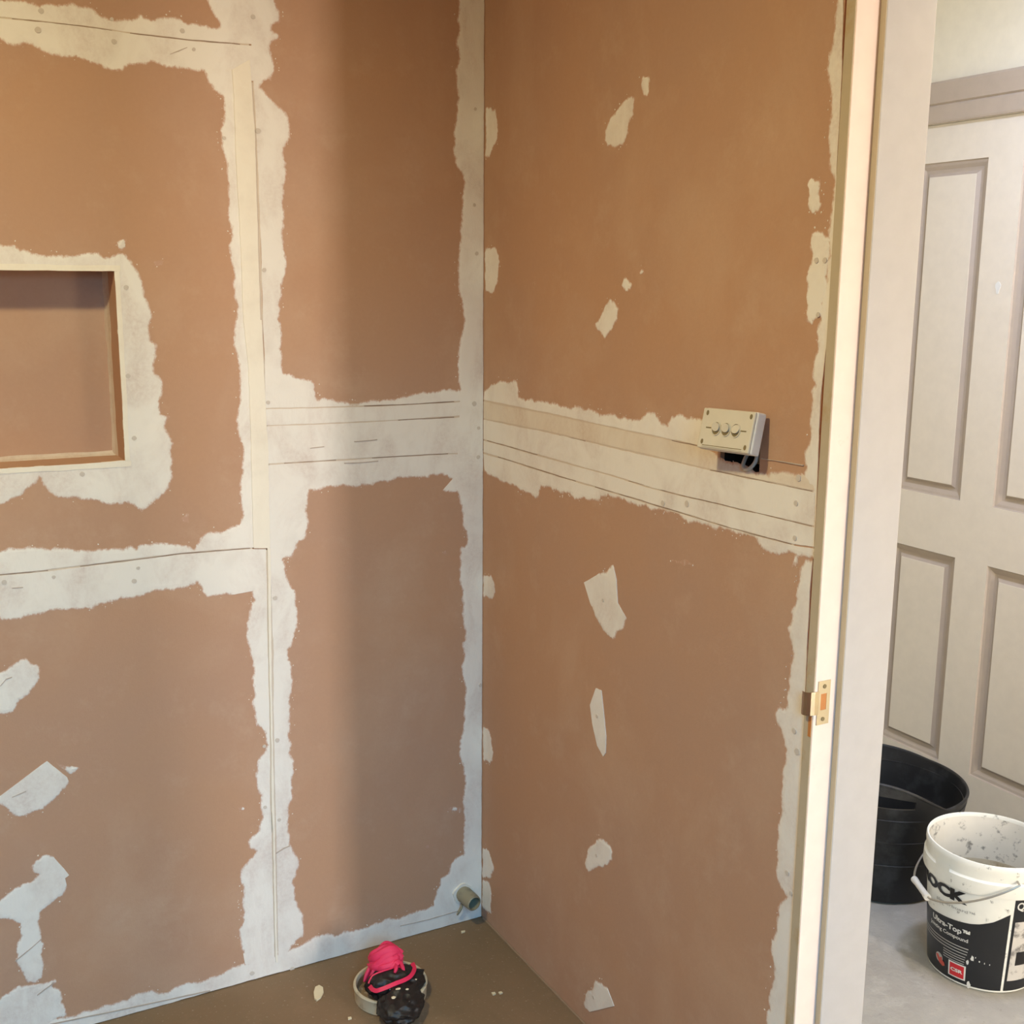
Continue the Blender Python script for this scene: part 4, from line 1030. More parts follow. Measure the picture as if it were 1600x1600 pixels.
FX = HALL_X1 + 0.004                          # door face
PAN = [(-0.155, 0.089, 0.995, 1.947), (-0.513, -0.268, 0.995, 1.947), (-0.155, 0.089, 0.196, 0.826), (-0.513, -0.268, 0.196, 0.826)]
bm = bmesh.new()
add_prism(bm, [rect(D2Y0 + .003, D2Y1 - .003, 0.008, D2Z - .001)] + [rect(*p) for p in PAN], 'r', FX, FX + 0.035)
d2(link('door_leaf', bm, 'door_paint', None, recentre=True))
for (y0, y1, z0, z1) in PAN:
    prof = [(0.0, 0.0), (0.003, 0.004), (0.010, 0.006), (0.020, 0.0115), (0.026, 0.0125), (0.030, 0.0125), (0.0385, 0.0045), (0.040, 0.0045)]
    bm = bmesh.new()
    rings = []
    for (ins, dep) in prof:
        rings.append([bm.verts.new((FX + dep, y, z)) for (y, z) in rect(y0 + ins, y1 - ins, z0 + ins, z1 - ins)])
    for a, b in zip(rings[:-1], rings[1:]):
        for k in range(4):
            bm.faces.new((a[k], a[(k + 1) % 4], b[(k + 1) % 4], b[k]))
    mo = d2(link('panel_moulding', bm, 'moulding_taupe', None, recentre=True))
    i = 0.039
    d2(box('door_panel', FX + .0035, FX + .03, y0 + i, y1 - i, z0 + i, z1 - i, 'door_paint', None, 0.001))
# small unpainted nick on the mullion
bm = bmesh.new()
add_prism(bm, [[(-0.222 + .008 * math.cos(a) * (1 + .3 * math.sin(3 * a)), 1.598 + .017 * math.sin(a)) for a in [k * math.pi / 8 for k in range(16)]]], 'r', FX - .0008, FX + .001)
d2(link('paint_nick', bm, 'print_white', None, recentre=True))
# lining and architrave
for (y0, y1, z0, z1) in ((D2Y0 - .02, D2Y0, 0, D2Z + .02), (D2Y1, D2Y1 + .02, 0, D2Z + .02), (D2Y0, D2Y1, D2Z, D2Z + .02)):
    d2(box('door_lining', HALL_X1 - .001, HALL_X1 + .12, y0, y1, z0, z1, 'door_paint', None))


def architrave(z_in, z_out, along, horiz):
    """stepped moulding; profile runs from inner to outer edge"""
    w = z_out - z_in
    prof = [(0, 0), (0, .010), (.006, .012), (.40 * w, .014), (.44 * w, .011), (.48 * w, .017), (.80 * w, .021), (.94 * w, .022), (w, .018), (w, 0)]
    bm = bmesh.new()
    a0, a1 = along
    r0, r1 = [], []
    for (t, d) in prof:
        p = z_in + t
        r0.append(bm.verts.new((HALL_X1 - d, a0, p) if horiz else (HALL_X1 - d, p, a0)))
        r1.append(bm.verts.new((HALL_X1 - d, a1, p) if horiz else (HALL_X1 - d, p, a1)))
    n = len(prof)
    for k in range(n):
        bm.faces.new((r0[k], r0[(k + 1) % n], r1[(k + 1) % n], r1[k]))
    bm.faces.new(r0); bm.faces.new(r1[::-1])
    d2(link('architrave', bm, 'moulding_taupe', None, recentre=True))


architrave(2.0535, 2.165, (D2Y0 - .115, D2Y1 + .115), True)
architrave(D2Y1 + .010, D2Y1 + .115, (0, 2.057), False)
architrave(D2Y0 - .010, D2Y0 - .115, (0, 2.057), False)

# ================================================================ loose switch block on its cable
SWP = (-0.0428, -0.9488, 1.3683)
ca, cb, cc = 0.2335, 0.0756, -0.031
Rsw = Matrix.Rotation(cb, 3, 'Z') @ Matrix.Rotation(ca, 3, 'Y') @ Matrix.Rotation(cc, 3, 'X')
sw = empty('switch_block')
sw.matrix_world = Matrix.Translation(SWP) @ Rsw.to_4x4()
set_props(sw, 'cream plastic three-button switch block hanging loose from the right wall', 'switch')
# local frame: -x towards the room, -y to the right in view, z up
W2, H2 = 0.0607, 0.0345


def sw_link(name, bm, mat, smooth=False, parent=None):
    return link(name, bm, mat, parent or sw, smooth, True) if parent is None else link(name, bm, mat, parent, smooth, False)


bm = bmesh.new()
add_box(bm, 0.0035, 0.024, -W2, W2, -H2, H2, 0.003)
sw_link('housing', bm, 'switch_lit_side')  # housing coloured paler than the face to paint its lit side
bm = bmesh.new()
add_box(bm, -0.001, 0.0045, -W2 + .0015, W2 - .0005, -H2 + .001, H2 - .001, 0.002)
sw_link('face_plate', bm, 'switch_plastic')
bm = bmesh.new()
add_box(bm, -0.0022, 0.0, -W2 + .016, W2 - .012, -H2 + .0035, -H2 + .0055, 0.0005)
sw_link('label_ridge', bm, 'switch_plastic')
bm = bmesh.new()
add_box(bm, -0.0014, 0.0, -W2 + .017, W2 - .013, -H2 + .0058, -H2 + .0068)
sw_link('label_slot', bm, 'slot_dark')
for i in range(3):
    cy_ = 0.0215 - i * 0.0225
    bm = bmesh.new()
    ring = [(cy_ + .0108 * math.cos(a), 0.001 + .0118 * math.sin(a)) for a in [k * math.pi / 12 for k in range(24)]]
    ring2 = [(cy_ + .0094 * math.cos(a), 0.001 + .0104 * math.sin(a)) for a in [k * math.pi / 12 for k in range(24)]]
    add_prism(bm, [ring, ring2], 'r', -0.0026, 0.001)
    sw_link('button_collar', bm, 'switch_plastic')
    bm = bmesh.new()
    add_prism(bm, [[(cy_ + .0094 * math.cos(a), 0.001 + .0104 * math.sin(a)) for a in [k * math.pi / 12 for k in range(24)]]], 'r', -0.0014, 0.0005)
    sw_link('button_well', bm, 'slot_dark')
    bm = bmesh.new()
    ring = [(cy_ + .0084 * math.cos(a), 0.001 + .0072 * math.sin(a) + .0022) for a in [k * math.pi / 12 for k in range(24)]]
    add_prism(bm, [ring], 'r', -0.0052, 0.0)
    for v in bm.verts:
        if v.co.x < -0.003:
            v.co.x += (v.co.z + (0.006 if i == 2 else -0.004)) * (0.22 if i == 2 else -0.18)
    sw_link('button', bm, 'switch_plastic')
for (yy0, yy1) in ((0.0335, 0.046), (-0.035, -0.047)):
    bm = bmesh.new()
    add_box(bm, -0.0016, 0.0, min(yy0, yy1), max(yy0, yy1), 0.0003, 0.0022)
    sw_link('face_slot', bm, 'slot_dark')
for (yy, zz) in ((W2 - .012, H2 - .009), (-W2 + .009, H2 - .009), (W2 - .011, -H2 + .012), (-W2 + .010, -H2 + .010)):
    bm = bmesh.new()
    add_prism(bm, [[(yy + .0028 * math.cos(a), zz + .0042 * math.sin(a)) for a in [k * math.pi / 6 for k in range(12)]]], 'r', -0.0016, 0.0)
    sw_link('screw_slot', bm, 'slot_dark')
# cable loop from the hole in the wall
cb_ = bmesh.new()
P0 = [(0.05, -0.930, 1.350), (0.018, -0.936, 1.327), (0.002, -0.942, 1.309), (-0.004, -0.952, 1.3025), (-0.004, -0.964, 1.3040), (0.002, -0.971, 1.315), (0.010, -0.973, 1.338)]


def spline(P, n=8):
    P = [Vector(p) for p in P]
    out = []
    for i in range(len(P) - 1):
        p0, p1, p2, p3 = P[max(i - 1, 0)], P[i], P[i + 1], P[min(i + 2, len(P) - 1)]
        for k in range(n):
            t = k / n
            out.append(0.5 * ((2 * p1) + (p2 - p0) * t + (2 * p0 - 5 * p1 + 4 * p2 - p3) * t * t + (-p0 + 3 * p1 - 3 * p2 + p3) * t ** 3))
    out.append(P[-1])
    return out


add_tube(cb_, spline(P0), 0.0034, 10)
co = link('cable', cb_, 'cable', None, True)
co.parent = sw
co.matrix_parent_inverse = sw.matrix_world.inverted() if False else (Matrix.Translation(SWP) @ Rsw.to_4x4()).inverted()

# ================================================================ white pail
PC = (0.963, -0.748)
PH, RB, RT = 0.326, 0.119, 0.143


def pr(z):
    return RB + (RT - RB) * z / PH


pail = empty('plaster_pail', (PC[0], PC[1], 0))
set_props(pail, 'open white plastic pail with black label and wire handle on concrete', 'bucket')
bm = bmesh.new()
prof = [(0.0, 0.0), (RB - .006, 0.0), (RB, 0.004)]
for z in (0.06, 0.12, 0.18, 0.24):
    prof.append((pr(z), z))
prof += [(pr(.248), .248), (pr(.25) + .0085, .2505), (pr(.255) + .0095, .255), (pr(.283) + .0065, .283), (pr(.287) + .002, .288), (pr(.305) + .0015, .305), (pr(.312) + .002, .312), (RT + .0005, .322), (RT - .001, PH), (RT - .004, PH), (RT - .0048, .323), (pr(.318) - .0045, .317)]
add_lathe(bm, prof, 96)
body = link('pail_body', bm, 'pail_plastic', pail, True)
bm = bmesh.new()
prof = [(pr(.318) - .0043, .3185), (pr(.26) - .004, .26), (pr(.21) - .004, .21)]
add_lathe(bm, prof, 96)
link('inner_wall', bm, 'pail_inside', pail, True)
bm = bmesh.new()
add_lathe(bm, [(pr(.21) - .004, .21), (pr(.16) - .004, .16), (pr(.1) - .004, .1), (pr(.06) - .006, .06), (pr(.02) - .02, .022), (0.05, .016), (0, .018)], 96)
for v in bm.verts:
    if v.co.z < .09:
        v.co.z += .006 * noise.noise(v.co * 40)
link('dried_residue', bm, 'pail_residue', pail, True)


def cyl_point(th, z, off):
    a = math.radians(th)
    r = pr(z) + off
    return Vector((r * math.cos(a), r * math.sin(a), z))


def cone_patch(name, t0, t1, zlo, zhi, off, mat, parent, nz=6):
    bm = bmesh.new()
    n = max(2, int(abs(t1 - t0) / 2.5))
    rows = []
    for i in range(n + 1):
        t = t0 + (t1 - t0) * i / n
        a = zlo(t) if callable(zlo) else zlo
        b = zhi(t) if callable(zhi) else zhi
        rows.append([bm.verts.new(cyl_point(t, a + (b - a) * k / nz, off)) for k in range(nz + 1)])
    for r0, r1 in zip(rows[:-1], rows[1:]):
        for k in range(nz):
            bm.faces.new((r0[k], r1[k], r1[k + 1], r0[k + 1]))
    return link(name, bm, mat, parent, True)


def interp(tab):
    def f(t):
        if t <= tab[0][0]:
            return tab[0][1]
        for (a, va), (b, vb) in zip(tab[:-1], tab[1:]):
            if t <= b:
                k = (t - a) / (b - a)
                return va + (vb - va) * k
        return tab[-1][1]
    return f


edge = interp([(60, .175), (110, .152), (150, .1505), (172, .159), (188, .1635), (205, .169), (214, .1745), (226, .186), (238, .2045), (241, .209)])
lab = cone_patch('front_label', 60, 241.3, .0085, edge, .0006, 'label_black', body)
lab2 = cone_patch('rear_label', 244.2, 400, .0085, .251, .0006, 'label_black', body)


def text_mesh(txt, bold=0.0, shear=0.0):
    c = bpy.data.curves.new('t', 'FONT')
    c.body = txt
    c.size = 1.0
    c.offset = bold
    c.shear = shear
    c.resolution_u = 3
    o = bpy.data.objects.new('t', c)
    COL.objects.link(o)
    dg = bpy.context.evaluated_depsgraph_get()
    me = bpy.data.meshes.new_from_object(o.evaluated_get(dg))
    bpy.data.objects.remove(o)
    bm = bmesh.new()
    bm.from_mesh(me)
    bpy.data.meshes.remove(me)
    return bm


def cyl_text(name, txt, th0, th1, z0, height, mat, off=.0012, bold=0.0, shear=0.0, slope=0.0):
    """lettering wrapped on the pail between two angles, baseline z0"""
    bm = text_mesh(txt, bold, shear)
    xs = [v.co.x for v in bm.verts]
    ys = [v.co.y for v in bm.verts]
    x0, x1, y0, y1 = min(xs), max(xs), min(ys), max(ys)
    n = int((x1 - x0) / 0.18)
    for k in range(1, n):
        bmesh.ops.bisect_plane(bm, geom=bm.verts[:] + bm.edges[:] + bm.faces[:], plane_co=(x0 + (x1 - x0) * k / n, 0, 0), plane_no=(1, 0, 0))
    for v in bm.verts:
        t = (v.co.x - x0) / (x1 - x0)
        z = z0 + (v.co.y - y0) / (y1 - y0) * height + slope * t
        v.co = cyl_point(th0 + (th1 - th0) * t, z, off)
    me = bpy.data.meshes.new(name)
    bm.to_mesh(me)
    bm.free()
    me.materials.append(MATS[mat])
    o = bpy.data.objects.new(name, me)
    COL.objects.link(o)
    o.parent = body
    return o


cyl_text('brand_lettering', 'GYPROCK', 92, 201.5, .2125, .030, 'print_black', .0016, 0.06)
cyl_text('small_print', 'plasterboard\u2122', 166, 209, .190, .010, 'print_grey', .0012, 0.01)
cyl_text('label_lettering', 'Ultra-Top\u2122', 160, 206, .131, .0185, 'print_white', .0016, 0.03)
cyl_text('label_lettering', 'Jointing Compound', 155.5, 204.5, .1155, .0125, 'print_white', .0016, 0.015)
for k in range(3):
    cone_patch('print_line', 140, 205.5 - k * .6, .1005 - k * .0075, .1030 - k * .0075, .0016, 'print_grey', body, 1)
for k in range(4):
    cone_patch('print_line', 177.5, 203 - .4 * k, .0775 - k * .0063, .0797 - k * .0063, .0016, 'print_grey', body, 1)
cone_patch('logo_border', 184.6, 204.2, .0175, .0560, .0012, 'print_white', body, 1)
cone_patch('logo_square', 186.4, 202.4, .0208, .0527, .0017, 'print_red', body, 1)
cyl_text('logo_lettering', 'CSR', 187.6, 201.2, .0325, .0090, 'print_white', .0022, 0.04)


def cone_shape(name, pts, off, mat):
    bm = bmesh.new()
    c = bm.verts.new(cyl_point(sum(p[0] for p in pts) / len(pts), sum(p[1] for p in pts) / len(pts), off))
    r = [bm.verts.new(cyl_point(t, z, off)) for t, z in pts]
    for k in range(len(r)):
        bm.faces.new((c, r[k], r[(k + 1) % len(r)]))
    return link(name, bm, mat, body)


cone_shape('emblem_disc', [(171.5 + 5.4 * math.cos(a), .046 + .012 * math.sin(a)) for a in [k * math.pi / 10 for k in range(20)]], .0013, 'print_grey')
cone_shape('emblem_flame', [(166.5, .050), (169, .041), (172, .033), (177, .029), (180, .033), (179, .040), (176, .044), (175.5, .051), (172.5, .046), (170, .053)], .0017, 'print_flame')
cone_patch('label_photo', 246.8, 300, .035, .189, .0012, 'print_photo', body)
cyl_text('label_lettering', 'Quality Finish', 246.5, 300, .214, .026, 'print_white', .0016, 0.02)
cone_patch('photo_shape', 253, 266, .075, .110, .0017, 'print_black', body)
# paint-scraped flecks on the black label
rf = random.Random(3)
for (t, z, s) in ((210, .083, .010), (205.5, .070, .008), (208, .013, .012), (221, .190, .006), (217, .079, .004), (222, .077, .003), (227, .076, .003), (213, .087, .003)):
    n = 9
    cone_shape('label_scuff', [(t + s * 420 * rf.uniform(.5, 1) * math.cos(2 * math.pi * k / n) * .5, z + s * rf.uniform(.5, 1) * math.sin(2 * math.pi * k / n)) for k in range(n)], .0019, 'print_white')
# rim clasp pad
cone_patch('rim_tab', 168, 184, .262, .296, .0085, 'pail_plastic', body, 3)

# bail handle
e1 = Vector((math.cos(math.radians(243)), math.sin(math.radians(243)), 0))
e2 = Vector((math.cos(math.radians(153)), math.sin(math.radians(153)), 0))
al = math.radians(30)
BC = Vector((0, 0, .292))


def bail(ph):
    return BC + e1 * (.1545 * math.cos(ph)) + (e2 * math.cos(al) - Vector((0, 0, 1)) * math.sin(al)) * (.19 * math.sin(ph))


hd = empty('handle', (0, 0, 0))
hd.parent = pail
bm = bmesh.new()
pts = [BC + e1 * .138 + Vector((0, 0, .004))] + [bail(math.radians(a)) for a in range(0, 73, 4)] + [bail(math.radians(a)) for a in range(108, 181, 4)] + [BC - e1 * .138 + Vector((0, 0, .004))]
add_tube(bm, pts, .0026, 8)
link('handle_wire', bm, 'wire', hd, True)
bm = bmesh.new()
gp = [bail(math.radians(74)).lerp(bail(math.radians(106)), k / 8) for k in range(9)]
add_tube(bm, gp, [.0085, .0082, .0072, .0074, .0072, .0074, .0072, .0082, .0085], 12)
link('handle_grip', bm, 'grip_plastic', hd, True)

# ================================================================ black rubber tub
TC = (1.075, -0.305)
TH, TRT, TRB = 0.276, 0.218, 0.172
tub = empty('rubber_tub', (TC[0], TC[1], 0))
set_props(tub, 'black flexible rubber tub with a moulded grab handle against the panelled door', 'tub')
LOBES = ((math.radians(219), 0.080), (math.radians(60), 0.016))


def lobe(a):
    s = 0
    for l, amp in LOBES:
        d = (a - l + math.pi) % (2 * math.pi) - math.pi
        s = max(s, amp * max(0, math.cos(max(-math.pi / 2, min(math.pi / 2, d * 1.75)))) ** 1.2)
    return s


def rimz(a):
    return TH + lobe(a)


def tr(z):
    k = max(0, min(1, z / TH))
    return TRB + (TRT - TRB) * (k ** 0.85) + max(0, z - TH) * 0.12


SEG, NA, NB, NC = 200, 50, 8, 8
NZ = NA + NB + NC


bm = bmesh.new()
grid_o, grid_i = [], []


def slot_zone(a):
    d = (a - LOBES[0][0] + math.pi) % (2 * math.pi) - math.pi
    z0 = min(TH + .014, rimz(a) - .020)
    z1 = min(TH + .047 - .010 * (d / math.radians(24)) ** 2, rimz(a) - .009)
    return z0, max(z1, z0 + .004), abs(d) < math.radians(25)


def row_z(a, i):
    z0, z1, _ = slot_zone(a)
    if i <= NA:
        return .006 + (z0 - .006) * i / NA
    if i <= NA + NB:
        return z0 + (z1 - z0) * (i - NA) / NB
    return z1 + (rimz(a) - z1) * (i - NA - NB) / NC


for k in range(SEG):
    a = 2 * math.pi * k / SEG
    co_, ci_ = [], []
    for i in range(NZ + 1):
        z = row_z(a, i)
        wob = 0.0022 * noise.noise(Vector((math.cos(a) * 3, math.sin(a) * 3, z * 14)))
        r = tr(z) + wob
        co_.append(bm.verts.new((r * math.cos(a), r * math.sin(a), z)))
        r -= 0.006
        ci_.append(bm.verts.new((r * math.cos(a), r * math.sin(a), max(z, .012))))
    grid_o.append(co_); grid_i.append(ci_)
keep = {}
for k in range(SEG):
    for i in range(NZ):
        a = 2 * math.pi * (k + .5) / SEG
        keep[k, i] = not (slot_zone(a)[2] and NA <= i < NA + NB)
for k in range(SEG):
    j = (k + 1) % SEG
    for i in range(NZ):
        if keep[k, i]:
            bm.faces.new((grid_o[k][i], grid_o[j][i], grid_o[j][i + 1], grid_o[k][i + 1]))
            bm.faces.new((grid_i[k][i], grid_i[k][i + 1], grid_i[j][i + 1], grid_i[j][i]))
        else:
            for (dk, di, A, B) in ((1, 0, (j, i), (j, i + 1)), (-1, 0, (k, i), (k, i + 1)), (0, 1, (k, i + 1), (j, i + 1)), (0, -1, (k, i), (j, i))):
                q = ((k + dk) % SEG, i + di)
                if keep.get(q, True):
                    try:
                        bm.faces.new((grid_o[A[0]][A[1]], grid_o[B[0]][B[1]], grid_i[B[0]][B[1]], grid_i[A[0]][A[1]]))
                    except ValueError:
                        pass
    bm.faces.new((grid_o[k][NZ], grid_o[j][NZ], grid_i[j][NZ], grid_i[k][NZ]))
cb0 = bm.verts.new((0, 0, .004)); ci0 = bm.verts.new((0, 0, .012))
for k in range(SEG):
    j = (k + 1) % SEG
    bm.faces.new((cb0, grid_o[j][0], grid_o[k][0]))
    bm.faces.new((ci0, grid_i[k][0], grid_i[j][0]))
link('tub_body', bm, 'tub_rubber', tub, True)
# rolled rim
bm = bmesh.new()
pts = []
for k in range(SEG + 1):
    a = 2 * math.pi * k / SEG
    z = rimz(a)
    r = tr(z) - .002
    pts.append((r * math.cos(a), r * math.sin(a), z))
add_tube(bm, pts, .0042, 8, caps=False)
link('tub_rim', bm, 'tub_rubber', tub, True)
for zz in (.12, .19, .255):
    bm = bmesh.new()
    pts = [((tr(zz) + .0004) * math.cos(2 * math.pi * k / 90), (tr(zz) + .0004) * math.sin(2 * math.pi * k / 90), zz) for k in range(91)]
    add_tube(bm, pts, .0014, 6, caps=False)
    link('moulded_rib', bm, 'tub_rubber', tub, True)
for zz in (.17, .25):
    bm = bmesh.new()
    pts = [((tr(zz) - .0066) * math.cos(2 * math.pi * k / 90), (tr(zz) - .0066) * math.sin(2 * math.pi * k / 90), zz) for k in range(91)]
    add_tube(bm, pts, .0012, 6, caps=False)
    link('moulded_rib', bm, 'tub_rubber', tub, True)

# ================================================================ drain cup with tied bag
CC = Vector((-0.338, -0.204, 0))
cup = empty('drain_socket', CC)
set_props(cup, 'round cream plastic drain socket standing on the bathroom floor', 'drain')
bm = bmesh.new()
add_lathe(bm, [(0.0, 0.0), (.078, 0.0), (.0815, .003), (.083, .031), (.0845, .034), (.083, .037), (.0785, .037), (.0765, .034), (.0755, .026)], 72)
link('socket_wall', bm, 'cup_plastic', cup, True)
bm = bmesh.new()
add_lathe(bm, [(.0756, .028), (.074, .012), (.068, .006), (0.0, .005)], 72)
for v in bm.verts:
    v.co.z += .002 * noise.noise(v.co * 60)
link('stained_inside', bm, 'cup_stain', cup, True)

bag = empty('rubbish_bundle', CC + Vector((0, 0, 0.006)))
set_props(bag, 'crumpled black plastic bag tied with pink ribbon, stuffed in the drain', 'bag')
vx = Vector((0.85, -0.52, 0)).normalized()      # image right on the floor
vy = Vector((0.52, 0.85, 0)).normalized()       # away from the camera


def lump(name, centre, radii, mat, parent, seed, amp, freq, sub=5, facet=0.5, zmin=None, rot=0.0):
    bm = bmesh.new()
    bmesh.ops.create_icosphere(bm, subdivisions=sub, radius=1.0)
    o3 = Vector((seed * 3.1, seed * 1.7, seed * 2.3))
    cr, sr = math.cos(rot), math.sin(rot)
    for v in bm.verts:
        n = v.co.normalized()
        d = 1 + amp * noise.noise(n * freq + o3)
        ridge = 1 - abs(noise.noise(n * freq * 2.1 + o3 * 2)) * 2
        d += facet * amp * ridge
        d += amp * .16 * noise.noise(n * freq * 5 + o3)
        x, y, z = n.x * radii[0] * d, n.y * radii[1] * d, n.z * radii[2] * d
        x, y = x * cr - y * sr, x * sr + y * cr
        p = vx * x + vy * y + Vector((0, 0, z)) + Vector(centre)
        if zmin is not None and p.z < zmin:
            p.z = zmin + (p.z - zmin) * .02
        v.co = p
    return bm


def rel(px, py, pz):
    """offset from the bundle's base: right, away, up"""
    return vx * px + vy * py + Vector((0, 0, pz))


bmb = lump('bag', rel(.012, -.018, .037), (.058, .048, .034), 'bag_plastic', bag, 4, .22, 1.15, 6, .6, .002, 0.5)
bm2 = lump('bag', rel(.036, -.082, .028), (.044, .056, .032), 'bag_plastic', bag, 9, .26, 1.05, 6, .6, -.004, -.3)
tmp = bpy.data.meshes.new('tmp')
bm2.to_mesh(tmp)
bm2.free()
bmb.from_mesh(tmp)
bpy.data.meshes.remove(tmp)
tree = BVHTree.FromBMesh(bmb)
link('bag_body', bmb, 'bag_plastic', bag, True)
# a stiff torn corner on the right
bm = bmesh.new()
pp = [rel(.046, .026, .046), rel(.076, .018, .052), (rel(.070, -.014, .034)), rel(.046, -.008, .05), rel(.058, .008, .060)]
vv = [bm.verts.new(p) for p in pp]
for f in ((0, 1, 4), (1, 2, 4), (2, 3, 4), (3, 0, 4), (0, 3, 2), (0, 2, 1)):
    bm.faces.new([vv[i] for i in f])
link('bag_corner', bm, 'bag_plastic', bag)
# ribbon band laid over the bag


def on_bag(p, lift=.0015):
    hit = tree.ray_cast(Vector((p.x, p.y, .3)), Vector((0, 0, -1)))
    z = hit[0].z if hit and hit[0] else p.z
    return Vector((p.x, p.y, max(z, p.z * 0) + lift))


def ribbon(name, P, width, mat, lift=.0022):
    path = [on_bag(p, lift) for p in spline(P, 10)]
    # smooth heights
    zz = [p.z for p in path]
    env = [max(zz[max(0, i - 4):i + 5]) for i in range(len(zz))]
    for i in range(len(path)):
        w = env[max(0, i - 7):i + 8]
        path[i].z = sum(w) / len(w)
    bm = bmesh.new()
    rows = []
    for i, p in enumerate(path):
        t = (path[min(i + 1, len(path) - 1)] - path[max(i - 1, 0)]).normalized()
        n = Vector((0, 0, 1)) * .8 + Vector((-.35, -.5, 0))
        s = t.cross(n).normalized()
        up = s.cross(t).normalized() * .0007
        w = width / 2
        rows.append([bm.verts.new(p + s * w + up), bm.verts.new(p - s * w + up), bm.verts.new(p - s * w - up), bm.verts.new(p + s * w - up)])
    for a, b in zip(rows[:-1], rows[1:]):
        for k in range(4):
            bm.faces.new((a[k], a[(k + 1) % 4], b[(k + 1) % 4], b[k]))
    bm.faces.new(rows[0]); bm.faces.new(rows[-1][::-1])
    return link(name, bm, mat, bag, True)


ribbon('ribbon', [rel(.048, .018, .05), rel(.056, -.008, .05), rel(.048, -.040, .05), rel(.022, -.062, .05), rel(-.010, -.076, .05), rel(-.026, -.072, .05), rel(-.038, -.054, .04)], .0095, 'pink_ribbon', .004)
ribbon('ribbon_strand', [rel(.014, -.016, .05), rel(.006, -.024, .05), rel(-.012, -.034, .05), rel(-.034, -.044, .05), rel(-.040, -.056, .05)], .0030, 'pink_ribbon', .003)
# scrunched pink cloth: folded bands over a soft core
CLC = (-.012, .014, .070)
bm = lump('cloth', rel(*CLC), (.036, .030, .033), 'pink_cloth', bag, 2, .15, 2.2, 5, .5)
link('pink_cloth', bm, 'pink_cloth', bag, True)
rc = random.Random(21)


def on_core(az, el, r=1.0):
    """point on the cloth core: azimuth across the view, elevation towards the viewer over the top"""
    x = math.sin(az) * .039 * r
    y = -math.cos(az) * math.cos(el) * .033 * r
    z = math.cos(az) * math.sin(el) * .036 * r
    return rel(CLC[0] + x, CLC[1] + y, CLC[2] + z)


for k in range(9):
    el = -0.55 + k * 0.33
    skew = rc.uniform(.45, 1.1)
    rr = rc.uniform(.92, 1.08)
    a0, a1 = -1.3 + rc.uniform(0, .5), 1.3 - rc.uniform(0, .5)
    P = []
    for j in range(8):
        az = a0 + (a1 - a0) * j / 7
        P.append(on_core(az, el + skew * math.sin(az * 1.1), rr + .06 * math.sin(j * 1.1 + k * 2)))
    bm = bmesh.new()
    pts = spline(P, 6)
    nn = len(pts)
    wd = rc.uniform(.0062, .0105)
    add_tube(bm, pts, [wd * (.5 + .5 * math.sin(math.pi * (i + .5) / nn)) + .0014 * math.sin(i * .35 + k) for i in range(nn)], 9, True, 0.55)
    link('cloth_fold', bm, 'pink_cloth', bag, True)
for P in ([(-.042, .004, .066), (-.050, -.010, .052), (-.056, -.022, .040)], [(-.030, -.006, .070), (-.036, -.016, .058), (-.046, -.026, .044)], [(.012, -.008, .078), (.016, -.020, .074), (.014, -.030, .070)], [(.024, .0, .075), (.030, -.012, .070), (.034, -.02, .064)]):
    bm = bmesh.new()
    add_tube(bm, spline([rel(*q) for q in P], 6), [.0095] * 7 + [.009, .008, .007, .006, .005, .004], 8, True, .55)
    link('cloth_fold', bm, 'pink_cloth', bag, True)
# plaster crumbs stuck to the bag
for (x, y, s) in ((-.022, -.004, .004), (.030, -.078, .006), (.048, -.070, .005), (.010, -.066, .003), (.040, .018, .003), (.062, -.030, .004), (.022, -.098, .007)):
    p = on_bag(rel(x, y, .05), 0.0)
    bm = bmesh.new()
    bmesh.ops.create_icosphere(bm, subdivisions=1, radius=1.0)
    for v in bm.verts:
        v.co = p + Vector((v.co.x * s * rc.uniform(.7, 1.3), v.co.y * s * .7 * rc.uniform(.7, 1.3), v.co.z * s * .35))
    link('plaster_crumb', bm, 'plaster_chip', bag)
for o in list(bag.children):
    pass

# ================================================================ waste pipe stub in the corner
pipe = empty('pipe_stub', (-0.057, 0.0, 0.082))
set_props(pipe, 'short grey plastic pipe stub poking from the filler in the wall corner', 'pipe')
bm = bmesh.new()
ax = Vector((0.10, -1, -0.05)).normalized()
R0, R1 = .0195, .0165
side = ax.cross(Vector((0, 0, 1))).normalized()
upv = side.cross(ax).normalized()


def pring(d, r):
    return [bm.verts.new(ax * d + (side * math.cos(a) + upv * math.sin(a)) * r) for a in [2 * math.pi * k / 24 for k in range(24)]]


rings = [pring(-.012, R0), pring(.010, R0), pring(.0105, R0 + .0012), pring(.045, R0 + .0012), pring(.058, R0), pring(.060, R0 - .002), pring(.060, R1), pring(.010, R1)]
for a, b in zip(rings[:-1], rings[1:]):
    for k in range(24):
        bm.faces.new((a[k], a[(k + 1) % 24], b[(k + 1) % 24], b[k]))
bm.faces.new(rings[-1]); bm.faces.new(rings[0][::-1])
link('pipe_wall', bm, 'pipe_plastic', pipe, True)
bm = bmesh.new()
add_prism(bm, [[((R0 + .007 + .002 * math.sin(5 * a)) * math.cos(a), (R0 + .006 + .0015 * math.cos(4 * a)) * math.sin(a)) for a in [2 * math.pi * k / 28 for k in range(28)]]], 'b', -.0065, .0)
link('filler_collar', bm, 'filler_plain', pipe)
bm = bmesh.new()
add_tube(bm, spline([(-.006, -.014, -.018), (-.010, -.016, -.032), (-.016, -.014, -.044), (-.018, -.010, -.052)], 6), [.0035] * 12 + [.003, .0028, .0026, .0024, .0022, .002, .0018], 8)
link('sealant_drip', bm, 'pipe_plastic', pipe, True)

# ================================================================ plaster flakes on the floor


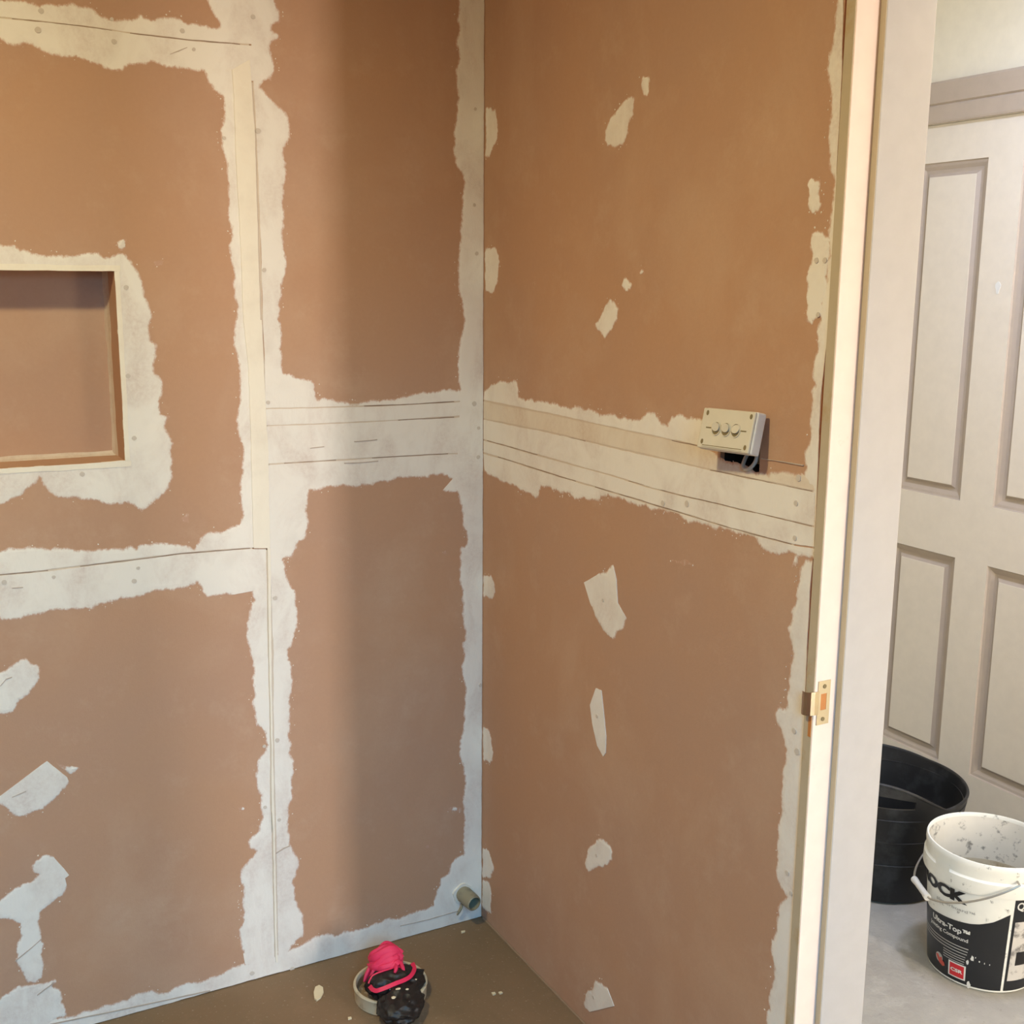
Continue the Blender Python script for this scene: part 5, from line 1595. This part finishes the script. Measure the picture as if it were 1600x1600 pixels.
def flake(loc, pts, h, label):
    bm = bmesh.new()
    add_prism(bm, [pts], 'f', 0.0, h)
    for v in bm.verts:
        v.co.z += 0.25 * h * noise.noise(v.co * 120) + (h * .25 if v.co.z > h * .5 else 0) * 0
        if v.co.z < 0:
            v.co.z = 0
    o = link('plaster_flake', bm, 'plaster_chip')
    o.location = loc
    set_props(o, label, 'plaster chip', 'plaster flakes on the bathroom floor')
    return o


FLAKES = [
    ((-0.481, -0.122, 0.0005), [(-.014, -.026), (-.002, -.020), (.010, -.004), (.015, .014), (.010, .026), (.000, .024), (-.010, .006), (-.016, -.016)], .004, 'large pale plaster flake on the floor, left of the tied bag'),
    ((-0.0765, -0.045, 0.0005), [(-.006, -.004), (.005, -.003), (.007, .002), (-.003, .004)], .003, 'small white plaster flake on the floor below the pipe stub'),
    ((-0.128, -0.31, 0.0005), [(-.004, -.005), (.004, -.004), (.005, .003), (-.003, .005)], .003, 'small plaster flake right of the bag, left one of a pair'),
    ((-0.113, -0.315, 0.0005), [(-.003, -.004), (.005, -.003), (.004, .003), (-.003, .004)], .003, 'small plaster flake right of the bag, right one of a pair'),
    ((-0.452, -0.242, 0.0005), [(-.004, -.003), (.004, -.004), (.005, .002), (-.002, .004)], .003, 'tiny plaster flake in front of the drain socket'),
]
for f in FLAKES:
    flake(*f)

# ================================================================ lamps
lamp = empty('ceiling_lamp', (-1.42, -1.22, CEIL))
set_props(lamp, 'round warm ceiling lamp over the bathroom, above the view', 'lamp')
bm = bmesh.new()
add_lathe(bm, [(0, 0), (.13, 0), (.13, -.03), (.11, -.04), (0, -.04)], 40)
link('lamp_base', bm, 'ceiling_paint', lamp, True)
bm = bmesh.new()
add_lathe(bm, [(.11, -.04), (.10, -.055), (.06, -.066), (0, -.07)], 40)
link('lamp_diffuser', bm, 'lamp_glow', lamp, True)
ld = bpy.data.lights.new('lamp_light', 'AREA')
ld.shape = 'DISK'
ld.size = 0.2
ld.energy = 30
ld.color = (1.0, 0.87, 0.49)
lo = bpy.data.objects.new('lamp_light', ld)
lo.location = (0, 0, -0.10)
lo.parent = lamp
COL.objects.link(lo)

hl = empty('hallway_fill_light', (0.80, -0.95, CEIL))  # added fill lamp, unseen, brightens the hallway door and floor
set_props(hl, 'added unseen round fill light brightening the hallway, above the view', 'lamp')
bm = bmesh.new()
add_lathe(bm, [(0, 0), (.17, 0), (.17, -.03), (.15, -.04), (0, -.04)], 40)
link('fill_light_base', bm, 'ceiling_paint', hl, True)
bm = bmesh.new()
add_lathe(bm, [(.15, -.04), (.14, -.055), (.08, -.066), (0, -.07)], 40)
link('fill_light_diffuser', bm, 'lamp_glow', hl, True)
ld = bpy.data.lights.new('hallway_fill_lamp', 'AREA')
ld.shape = 'DISK'
ld.size = 0.3
ld.energy = 28
ld.color = (0.60, 0.70, 1.0)
lo = bpy.data.objects.new('hallway_fill_lamp', ld)
lo.location = (0, 0, -0.09)
lo.parent = hl
COL.objects.link(lo)
